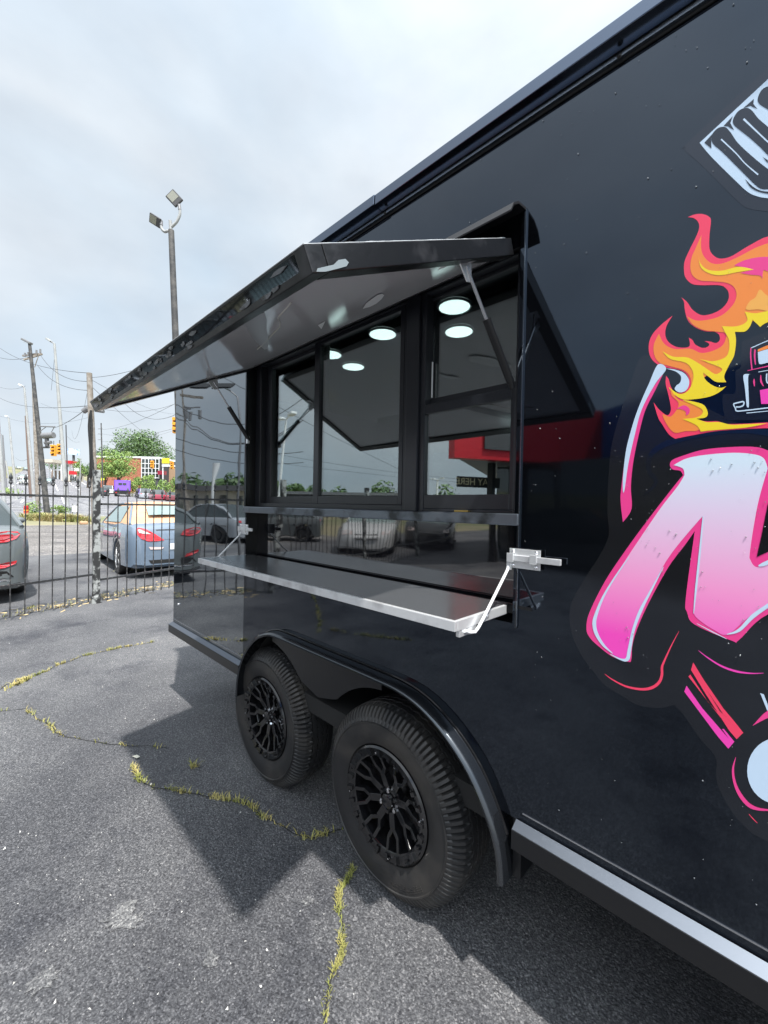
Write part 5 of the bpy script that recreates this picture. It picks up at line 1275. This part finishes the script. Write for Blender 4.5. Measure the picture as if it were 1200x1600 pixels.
# petrol station canopies
D = 130; o = thing('station_canopy', 'white flat station canopy with a red edge beyond the crossing', 'canopy', gp(97, D))
obj('canopy_roof', MB().bar(P(108, 723, D), P(118, 723, D), 4, .9), M['red'], o)
for q in (109, 113, 117): obj('column', MB().tube([gp(q, D), P(q, 724, D)], .25, 8), M['white'], o)
D = 140; o = thing('station_canopy', 'pale station canopy on thin columns left of the red one', 'canopy', gp(80, D))
obj('canopy_roof', MB().bar(P(74, 722, D), P(97, 722, D), 8, 1.0), M['cream'], o)
for q in (77, 84, 90, 96): obj('column', MB().tube([gp(q, D), P(q, 722, D)], .25, 8), M['white'], o)
obj('kiosk', MB().bar(gp(87, D + 6) + Vector((0, 0, 1.4)), gp(95, D + 6) + Vector((0, 0, 1.4)), 4, 2.8), mat('kiosk_brown', (.22, .16, .12), .8), o)
D = 132; o = thing('shop_building', 'low shop with a red band right of the pale lamp pole', 'building', gp(112, D)); obj('wall', MB().bar(gp(108, D) + Vector((0, 0, 1.6)), gp(120, D) + Vector((0, 0, 1.6)), 6, 3.2), M['cream'], o); obj('fascia', MB().bar(gp(107.6, D - 3.1) + Vector((0, 0, 3.0)), gp(120.4, D - 3.1) + Vector((0, 0, 3.0)), .2, 1.1), M['red'], o)
for q in (109.5, 113, 116.5): obj('window', MB().bar(gp(q, D - 3.05) + Vector((0, 0, 1.2)), gp(q + 2.2, D - 3.05) + Vector((0, 0, 1.2)), .1, 1.4), M['carglass'], o)
# brick building with a glazed corner
D = 92; b0 = gp(150, D); b1 = gp(221, D); b2 = gp(249, D); zt_ = hz(221, 716, D)
bb = thing('brick_building', 'red brick building with a tall white framed window wall behind the light green tree', 'building', b1)
base = min(b0.z, b1.z, b2.z) - .5
def wallbox(a, b, z0, z1, thick, off=0):
    a = Vector(a); b = Vector(b); a.z = b.z = 0; d_ = (b - a).normalized(); n_ = Vector((d_.y, -d_.x, 0)); 
    if n_.dot(CAM - a) < 0: n_ = -n_
    a = a + n_ * off; b = b + n_ * off
    return MB().add([a + Vector((0,0,z0)), b + Vector((0,0,z0)), b - n_*thick + Vector((0,0,z0)), a - n_*thick + Vector((0,0,z0)), a + Vector((0,0,z1)), b + Vector((0,0,z1)), b - n_*thick + Vector((0,0,z1)), a - n_*thick + Vector((0,0,z1))], [(3,2,1,0),(4,5,6,7),(0,1,5,4),(1,2,6,5),(2,3,7,6),(3,0,4,7)])
obj('wall', wallbox(b0, b1, base, zt_, 9), M['brick'], bb); obj('wall', wallbox(b1, b2, base, zt_, 8.9), M['darkwall'], bb)
obj('roof_edge', wallbox(b0, b2, zt_, zt_ + .35, 9.3, .15), M['white'], bb)
gw = obj('window_wall', wallbox(b1, b2, zt_ - 4.4, zt_ - .1, .1, .12), M['carglass'], bb)
for i in range(6):
    a = b1.lerp(b2, i / 5 * .97); e_ = b1.lerp(b2, i / 5 * .97 + .03); obj('mullion', wallbox(a, e_, zt_ - 4.5, zt_, .1, .24), M['white'], bb)
for i in range(5):
    z_ = zt_ - 4.4 + i * 1.05; obj('transom', wallbox(b1, b2, z_, z_ + .14, .08, .21), M['white'], bb)
pz = gp(257, D + 4); pz2 = gp(290, D + 4); o = thing('brown_building', 'brown brick wing right of the glazed building, partly behind the trailer', 'building', pz); obj('wall', wallbox(pz, pz2, base, hz(260, 729, D + 4), 6), mat('brown_brick', (.36, .24, .15), .85), o)
obj('awning', wallbox(gp(249.5, D), gp(258, D), hz(250, 742, D), hz(250, 736, D), 1.5, 1.0), M['carred'], o); obj('roof_edge', wallbox(pz, pz2, hz(260, 729, D + 4), hz(260, 727, D + 4), 6.2, .1), M['white'], o)

# ------------------------------------------------------------------ trees and hedges
def foliage(mb, c, rx, ry, rz_, n, leaf, rnd, clus=16):
    cl = []
    for i in range(clus):
        while True:
            v = Vector((rnd.uniform(-1, 1), rnd.uniform(-1, 1), rnd.uniform(-1, 1)))
            if .25 < v.length < 1: break
        cl.append((Vector((v.x * rx * .72, v.y * ry * .72, v.z * rz_ * .75)), rnd.uniform(.28, .48)))
    for i in range(n):
        q, s = cl[rnd.randrange(clus)]
        v = Vector((rnd.gauss(0, 1), rnd.gauss(0, 1), rnd.gauss(0, 1))); v = v.normalized() * (.75 + .3 * rnd.random())
        p = c + q + Vector((v.x * rx * s, v.y * ry * s, v.z * rz_ * s * .9))
        nn = (v + Vector((rnd.uniform(-.7, .7), rnd.uniform(-.7, .7), rnd.uniform(-.3, .9)))).normalized(); a_ = nn.orthogonal().normalized(); b_ = nn.cross(a_)
        l_ = leaf * rnd.uniform(.6, 1.3); t_ = rnd.random() * 6.28
        a2 = (a_ * math.cos(t_) + b_ * math.sin(t_)); b2_ = nn.cross(a2)
        mb.add([p - a2 * l_ , p - b2_ * l_ * .55, p + a2 * l_, p + b2_ * l_ * .55], [(0, 1, 2, 3)])
def tree(label, base, h, rx, rzc, mt_, n, leaf, seed, clus=18, name='tree', trunk=.25, cat='tree', low=0.0):
    rnd = random.Random(seed); base = Vector(base); o = thing(name, label, cat, base)
    c = base + Vector((0, 0, h - rzc)); mb = MB(); foliage(mb, c, rx, rx, rzc, n, leaf, rnd, clus); obj('crown', mb, mt_, o)
    tb = MB().tube([base - Vector((0, 0, .2)), base + Vector((.05, 0, h * .3)), c], [trunk, trunk * .8, trunk * .35], 8)
    for i in range(6):
        a_ = i * 1.05 + rnd.random(); tb.tube([base + Vector((.03, 0, h * (.25 + .05 * i))), c + Vector((math.cos(a_) * rx * .6, math.sin(a_) * rx * .6, rzc * rnd.uniform(-.3, .5)))], [trunk * .45, trunk * .12], 6)
    obj('trunk', tb, M['bark'], o, smooth=60); return o
def T_(px, D, pytop, rpx, rzpx, label, mt_, n, leafpx, seed, **k):
    b = gp(px, D); s = D / FPX; tree(label, b, hz(px, pytop, D) - b.z, rpx * s, rzpx * s, mt_, n, leafpx * s, seed, **k)
T_(218, 118, 666, 49, 37, 'big dark green tree standing behind the brick building', M['leaf_dark'], 8500, 1.5, 1, clus=42, trunk=.5)
T_(190, 125, 690, 24, 24, 'dark tree just left of the big one, behind the brick building', M['leaf_dark'], 1500, 1.3, 2)
T_(158, 125, 694, 22, 22, 'grey green tree behind the wooden pole', M['leaf_dark'], 1500, 1.3, 3)
T_(184, 84, 702, 30, 24, 'light green rounded tree in front of the brick wall', M['leaf_mid'], 5200, 1.25, 4, clus=26)
T_(164, 83, 722, 15, 17, 'yellow green small tree beside the light green one', M['leaf_yel'], 1100, 1.1, 5)
T_(268, 110, 700, 24, 30, 'dark tree behind the shop sign, cut by the trailer', M['leaf_dark'], 1600, 1.3, 6)
T_(296, 112, 690, 30, 34, 'dark tree hidden mostly behind the trailer end', M['leaf_dark'], 900, 1.6, 16)
T_(125, 60, 716, 9, 14, 'small green tree on the verge right of the pale lamp pole', M['leaf_mid'], 800, 1.1, 7, trunk=.1)
T_(137, 100, 722, 14, 12, 'dark green tree low behind the wooden pole', M['leaf_dark'], 700, 1.2, 8)
T_(100, 150, 716, 12, 8, 'brownish bush by the petrol station kiosk', M['leaf_dark'], 400, 1.2, 9)
T_(84, 170, 718, 10, 9, 'dark green bush behind the pale canopy', M['leaf_dark'], 400, 1.2, 10)
T_(215, 72, 745, 10, 7, 'low green bush left in the hedge row', M['leaf_mid'], 700, .9, 11, clus=10, trunk=.05, name='bush', cat='bush'); T_(232, 86, 738, 11, 7, 'green bush under the window wall', M['leaf_mid'], 700, .9, 12, clus=10, trunk=.05, name='bush', cat='bush')
hl_ = []
rnd = random.Random(21); mb = MB()
for q in range(203, 300, 7):
    b = gp(q, 70); foliage(mb, b + Vector((0, 0, 1.7 + rnd.random() * .5)), 1.2, 1.2, 1.8, 420, .12, rnd, 8)
tag(obj('hedge', mb, M['leaf_mid']), 'long clipped green hedge behind the row of parked cars', 'hedge')
def bush(label, px, D, w_, h_, mt_, n, leaf, seed, name='bush'):
    b = gp(px, D); mb = MB(); foliage(mb, b + Vector((0, 0, h_ * .45)), w_, w_, h_ * .6, n, leaf, random.Random(seed), 9); tag(obj(name, mb, mt_), label, 'bush')
bush('low green shrub left of the dark utility pole foot', 55, 32, .75, 1.1, M['leaf_mid'], 700, .07, 31); bush('low green shrub right of the dark utility pole foot', 93, 33, .8, 1.15, M['leaf_mid'], 700, .07, 32)
bush('yellowish weed clump at the foot of the dark utility pole', 61, 29, .6, .7, M['leaf_yel'], 500, .05, 33); bush('dry tan weed clump right of the dark utility pole', 100, 29.5, .9, .55, M['drygrass'], 700, .05, 34); bush('pale green weed patch near the wooden pole', 118, 28, .9, .45, M['leaf_yel'], 500, .05, 35)
bush('green shrub row at the left road edge', 18, 55, 1.2, 1.2, M['leaf_mid'], 500, .1, 36)
blades([gp(46, 29), gp(70, 28), gp(100, 28), gp(130, 28)], 2600, .55, .35, M['drygrass'], 'verge_grass', clump=False, wide=.02)
# white sign frame on the verge
D = 33; b = gp(113, D); o = thing('barrier_board', 'low white board leaning by the weeds right of the dark utility pole', 'board', b); obj('panel', MB().bar(b + Vector((0, 0, .7)), gp(121, D) + Vector((0, 0, .7)), .06, .5), M['white'], o)
for q in (113.5, 120.5): obj('leg', MB().tube([gp(q, D + .1), gp(q, D + .1) + Vector((0, 0, 1.1))], .04, 6), M['grey'], o)
D = 26; b = gp(131, D); o = thing('rubble_stone', 'orange brown stone block on the verge near the wooden pole', 'stone', b); obj('block', MB().box(b + Vector((-.2, -.2, 0)), b + Vector((.2, .2, .2))), mat('rusty_stone', (.50, .30, .18), .9, bump=(6, .05, 4)), o, bevel=.06)
# ------------------------------------------------------------------ what the trailer mirrors: the other side of the lot
def onpt(px, py, D, yp=0.0): return RF(px, py, D, yp)
# dealership office with a red and blue fascia
q0, q1, q2, q3 = [onpt(px, 790, D) for px, D in ((704, 9.9), (872, 11.0), (937, 11.2), (1010, 9.6))]
for q in (q0, q1, q2, q3): q.z = 0
of = thing('office_building', 'showroom with a red and blue fascia, seen mirrored in the trailer and the right window', 'building', q1)
ctr = (q0 + q1 + q2 + q3) / 4; back = (ctr - Vector((0, 0, 0))); back.z = 0; back.normalize()
def fas(a, b, z0, z1, th, mt_, nm, out=0):
    d_ = (b - a).normalized(); n_ = Vector((d_.y, -d_.x, 0)); 
    if n_.dot(back) < 0: n_ = -n_
    a = a - n_ * out; b = b - n_ * out
    return obj(nm, MB().add([a + Vector((0,0,z0)), b + Vector((0,0,z0)), b + n_*th + Vector((0,0,z0)), a + n_*th + Vector((0,0,z0)), a + Vector((0,0,z1)), b + Vector((0,0,z1)), b + n_*th + Vector((0,0,z1)), a + n_*th + Vector((0,0,z1))], [(3,2,1,0),(4,5,6,7),(0,1,5,4),(1,2,6,5),(2,3,7,6),(3,0,4,7)]), mt_, of)
fas(q0, q1, 2.70, 4.15, .3, M['red'], 'fascia'); fas(q1, q2, 2.70, 4.2, .3, M['red'], 'fascia'); fas(q2, q3, 2.75, 4.2, .3, M['blue'], 'fascia')
q4 = q3 + (q3 - q2) * 3; fas(q3, q4, 2.75, 4.2, .3, M['blue'], 'fascia')
bk = back * 7
poly = [q0, q1, q2, q3, q4]
for z_, nm, mt_ in ((2.72, 'soffit', M['grey']), (4.0, 'roof', M['grey'])):
    k = len(poly); a_ = [p + back * .31 + Vector((0, 0, z_)) for p in poly] + [p + bk + Vector((0, 0, z_)) for p in reversed(poly)]
    obj(nm, MB().add(a_ + [p + Vector((0, 0, .08)) for p in a_], [tuple(range(2*k)), tuple(range(4*k-1, 2*k-1, -1))] + [(i, (i+1) % (2*k), (i+1) % (2*k) + 2*k, i + 2*k) for i in range(2*k)]), mt_, of)
qa = q0.lerp(q1, .28) + back * 1.0
for t_ in (.28, .5, .72, .95): p = q0.lerp(q1, t_) + back * 1.0; obj('column', MB().box(p + Vector((-.08, -.08, 0)), p + Vector((.08, .08, 2.71))), M['black'], of)
w0 = q0.lerp(q1, .30) + back * 1.9; w1 = q4 + back * 1.9
obj('window_wall', MB().add([w0, w1, w1 + Vector((0,0,2.7)), w0 + Vector((0,0,2.7)), w0 + back*.1, w1 + back*.1, w1 + back*.1 + Vector((0,0,2.7)), w0 + back*.1 + Vector((0,0,2.7))], [(0,1,2,3),(7,6,5,4),(0,4,5,1),(2,6,7,3)]), M['carglass'], of)
obj('dark_sign', MB().add([], []), M['black'], of) if False else None
fas(q0.lerp(q1, .25), q0.lerp(q1, .62), 2.95, 4.05, .02, M['darkwall'], 'sign_panel', .05)
# pay sign
sa, sb = q0.lerp(q1, .20), q0.lerp(q1, .62)
fas(sa, sb, 2.05, 2.34, .03, M['black'], 'notice_board', -.98)
cu = bpy.data.curves.new('notice_lettering', 'FONT'); cu.body = 'PAY HERE'; cu.size = .26; cu.extrude = .004; cu.align_x = 'CENTER'; cu.align_y = 'CENTER'
to = bpy.data.objects.new('notice_lettering', cu); COL.objects.link(to)
mid_ = sa.lerp(sb, .38); d_ = (sb - sa).normalized()
n_ = Vector((d_.y, -d_.x, 0)); n_ = n_ if n_.dot(back) > 0 else -n_
right = -d_ if (Vector((0, 0, 1)).cross(-n_)).dot(d_) < 0 else d_
right = Vector((0, 0, 1)).cross(-n_); 
mw = Matrix((right, Vector((0, 0, 1)), -n_)).transposed().to_4x4(); mw.translation = mid_ + n_ * .96 + Vector((0, 0, 2.195)) 
cu.materials.append(mat('notice_cream', (.85, .78, .5), .5))
to.matrix_world = mw
dg = bpy.context.evaluated_depsgraph_get(); me_ = bpy.data.meshes.new_from_object(to.evaluated_get(dg)); bpy.data.objects.remove(to)
me_.transform(mw); me_.transform(Matrix.Translation(-Vector(OFF[of.name])))
o = bpy.data.objects.new('notice_lettering', me_); COL.objects.link(o); o.parent = of; OFF[o.name] = OFF[of.name]
# long low grey building far across
a, b = onpt(440, 790, 62, .08), onpt(655, 790, 60, .08); a.z = b.z = 0
o = thing('warehouse', 'long low grey warehouse seen mirrored along the bottom of the windows', 'building', a)
obj('wall', MB().bar(a + Vector((0,0,1.5)), b + Vector((0,0,1.5)), 6, 3.0), M['darkwall'], o); obj('roof', MB().bar(a + Vector((0,0,3.2)), b + Vector((0,0,3.2)), 7, .4), M['grey'], o)
rnd = random.Random(77)
k = 0
sides = ['leftmost', 'second from left', 'third from left', 'fourth from left', 'fifth from left', 'sixth from left', 'seventh from left', 'eighth from left', 'ninth from left', 'tenth from left', 'rightmost']
for px in (425, 455, 490, 520, 555, 590, 612, 640, 668, 700, 735):
    b = onpt(px, 790, 85, .08); b.z = 0; tree('tree of the mirrored skyline in the windows, ' + sides[k], b, rnd.uniform(4.0, 7.5), rnd.uniform(3.5, 5), rnd.uniform(2, 3), M['leaf_dark'], 420, .42, 100 + k, clus=9); k += 1
for px in (285, 330, 375, 400):
    b = onpt(px, 790, 40); b.z = 0; tree('tree behind the house mirrored in the trailer end, %s' % {285: 'nearest the trailer corner', 330: 'beside the white lamp', 375: 'by the window jamb', 400: 'furthest right'}[px], b, rnd.uniform(3.6, 4.8), 2.6, 1.6, M['leaf_dark'], 500, .25, 200 + px, clus=9)
# lamps and poles mirrored
def rpole(label, px0, px1, pytop, D, r, mt_, heads=True, yp=.08):
    b = onpt(px0, 790, D, yp); b.z = 0; t_ = onpt(px1, pytop, D, yp); o = thing('lot_light', label, 'street light', b)
    obj('shaft', MB().tube([b, t_], [r * 1.3, r], 10), mt_, o, smooth=50)
    if heads:
        for sg in (1, -1):
            e_ = t_ + Vector((sg * .55, .1 * sg, .15)); obj('bracket_arm', MB().tube([t_, e_], .04, 6), mt_, o); obj('lamp_head', MB().bar(e_, e_ + Vector((sg * .6, .1 * sg, .05)), .35, .14), M['white'], o, bevel=.02)
rpole('white lamp pole with two heads mirrored in the left window', 430, 446, 655, 24, .06, M['white']); rpole('lamp pole with two pale heads mirrored at the middle post', 651, 655, 752, 60, .12, M['white']); rpole('lamp pole with two pale heads mirrored in the right window', 682, 684, 750, 55, .12, M['white'])
rpole('short white lamp column mirrored in the trailer end panel', 335, 337, 722, 26, .09, M['white'], False, 0)
def rwire(label, a, b, sag): 
    wire('mirrored overhead wire, ' + label, onpt(*a, .08), onpt(*b, .08), sag, .02)
rwire('slanting across both left panes', (300, 560, 26), (650, 745, 50), .3); rwire('upper level one behind the panes', (380, 700, 40), (760, 752, 50), .4); rwire('lower level one behind the panes', (380, 716, 44), (780, 758, 52), .3)
for i, (a, b, s) in enumerate((((262, 625, 24, 0), (470, 620, 26, 0), 1.6), ((262, 632, 24, 0), (480, 640, 26, 0), 2.2), ((262, 640, 24, 0), (470, 655, 26, 0), 1.8), ((262, 680, 24, 0), (470, 705, 26, 0), .5), ((262, 700, 24, 0), (470, 722, 26, 0), .4))):
    wire('mirrored wire in the trailer end panel, number %d from the top' % (i + 1) if False else 'mirrored wire in the trailer end panel, ' + ('topmost', 'second from the top', 'third from the top', 'fourth from the top', 'lowest')[i], RF(*a), RF(*b), s, .025)
b = onpt(290, 790, 25); b.z = 0; t_ = onpt(286, 605, 25); o = thing('utility_pole', 'utility pole with hanging transformers mirrored in the trailer end panel', 'utility pole', b); obj('shaft', MB().tube([b, t_], [.10, .07], 10), M['wood'], o, smooth=50)
for px, py in ((290, 648), (298, 652), (311, 650)):
    obj('transformer', MB().tube([onpt(px, py - 7, 25), onpt(px, py + 7, 25)], .12, 12), M['grey'], o, smooth=40); obj('bracket', MB().tube([onpt(288, py - 12, 25), onpt(px, py - 12, 25)], .05, 6), M['grey'], o)
obj('cross_arm', MB().bar(onpt(280, 618, 25), onpt(316, 622, 25), .14, .14), M['wood'], o)
a, b = onpt(262, 790, 30), onpt(395, 790, 34); a.z = b.z = 0
o = thing('shop_house', 'grey low house with dark windows mirrored in the trailer end panel', 'building', a)
obj('wall', MB().bar(a + Vector((0,0,1.2)), b + Vector((0,0,1.2)), 5, 2.4), M['cream'], o); obj('roof', MB().bar(a + Vector((0,0,2.6)), b + Vector((0,0,2.6)), 6, .4), M['darkwall'], o)
for t_ in (.1, .25, .4, .6, .8):
    p = a.lerp(b, t_); nn = (Vector((0, 0, 0)) - p).normalized(); nn.z = 0; obj('window', MB().bar(p + nn * 2.6 + Vector((-.6, 0, 1.5)), p + nn * 2.6 + Vector((.6, 0, 1.5)), .1, 1.1), M['carglass'], o)
c = onpt(580, 850, 15, .07); gcar('white pickup style car mirrored below the window behind the long fence', M['carwhite'], (c.x - 1, c.y - 1.5, 0), .9, suv=True)
c = onpt(500, 850, 16, .07); gcar('dark car mirrored below the window, left of the white one', M['cargrey'], (c.x - 1, c.y - 1, 0), 2.4)
c = onpt(690, 850, 17, .07); gcar('black car mirrored below the window, right of the white one', mat('car_jet', (.02, .02, .022), .15, coat=1), (c.x - 1, c.y - 1, 0), 1.0)
c = onpt(330, 850, 12); gcar('silver car mirrored in the trailer end panel beside the fence', M['carsilver'], (c.x - 2.2, c.y - 2.5, 0), 2.9)
# twin led flood light mirrored high in the trailer end panel
b = onpt(372, 790, 9); b.z = 0; tpx = onpt(352, 606, 9); o = thing('flood_light', 'twin led flood light on a thin pole mirrored in the trailer end panel', 'flood light', b)
obj('pole', MB().tube([b, onpt(373, 700, 9), onpt(372, 620, 9), tpx], .022, 6), M['grey'], o, smooth=60)
for x0, x1 in ((304, 330), (337, 364)):
    A_, B_ = onpt(x0, 603, 9.0), onpt(x1, 603, 9.0); f_ = obj('panel_frame', MB().bar(A_, B_, .40, .04, up=(.3, .3, .8)), M['black'], o, bevel=.005)
    d_ = (B_ - A_).normalized(); u_ = Vector((.3, .3, .8)).normalized(); u_ = (u_ - d_ * u_.dot(d_)).normalized()
    obj('led_panel', MB().bar(A_ + d_ * .04 - u_ * .024, B_ - d_ * .04 - u_ * .024, .33, .004, up=(.3, .3, .8)), mat('led_panel', (.8, .85, .85), .3, emit=(.8, 1, .95), estr=1.2), f_)
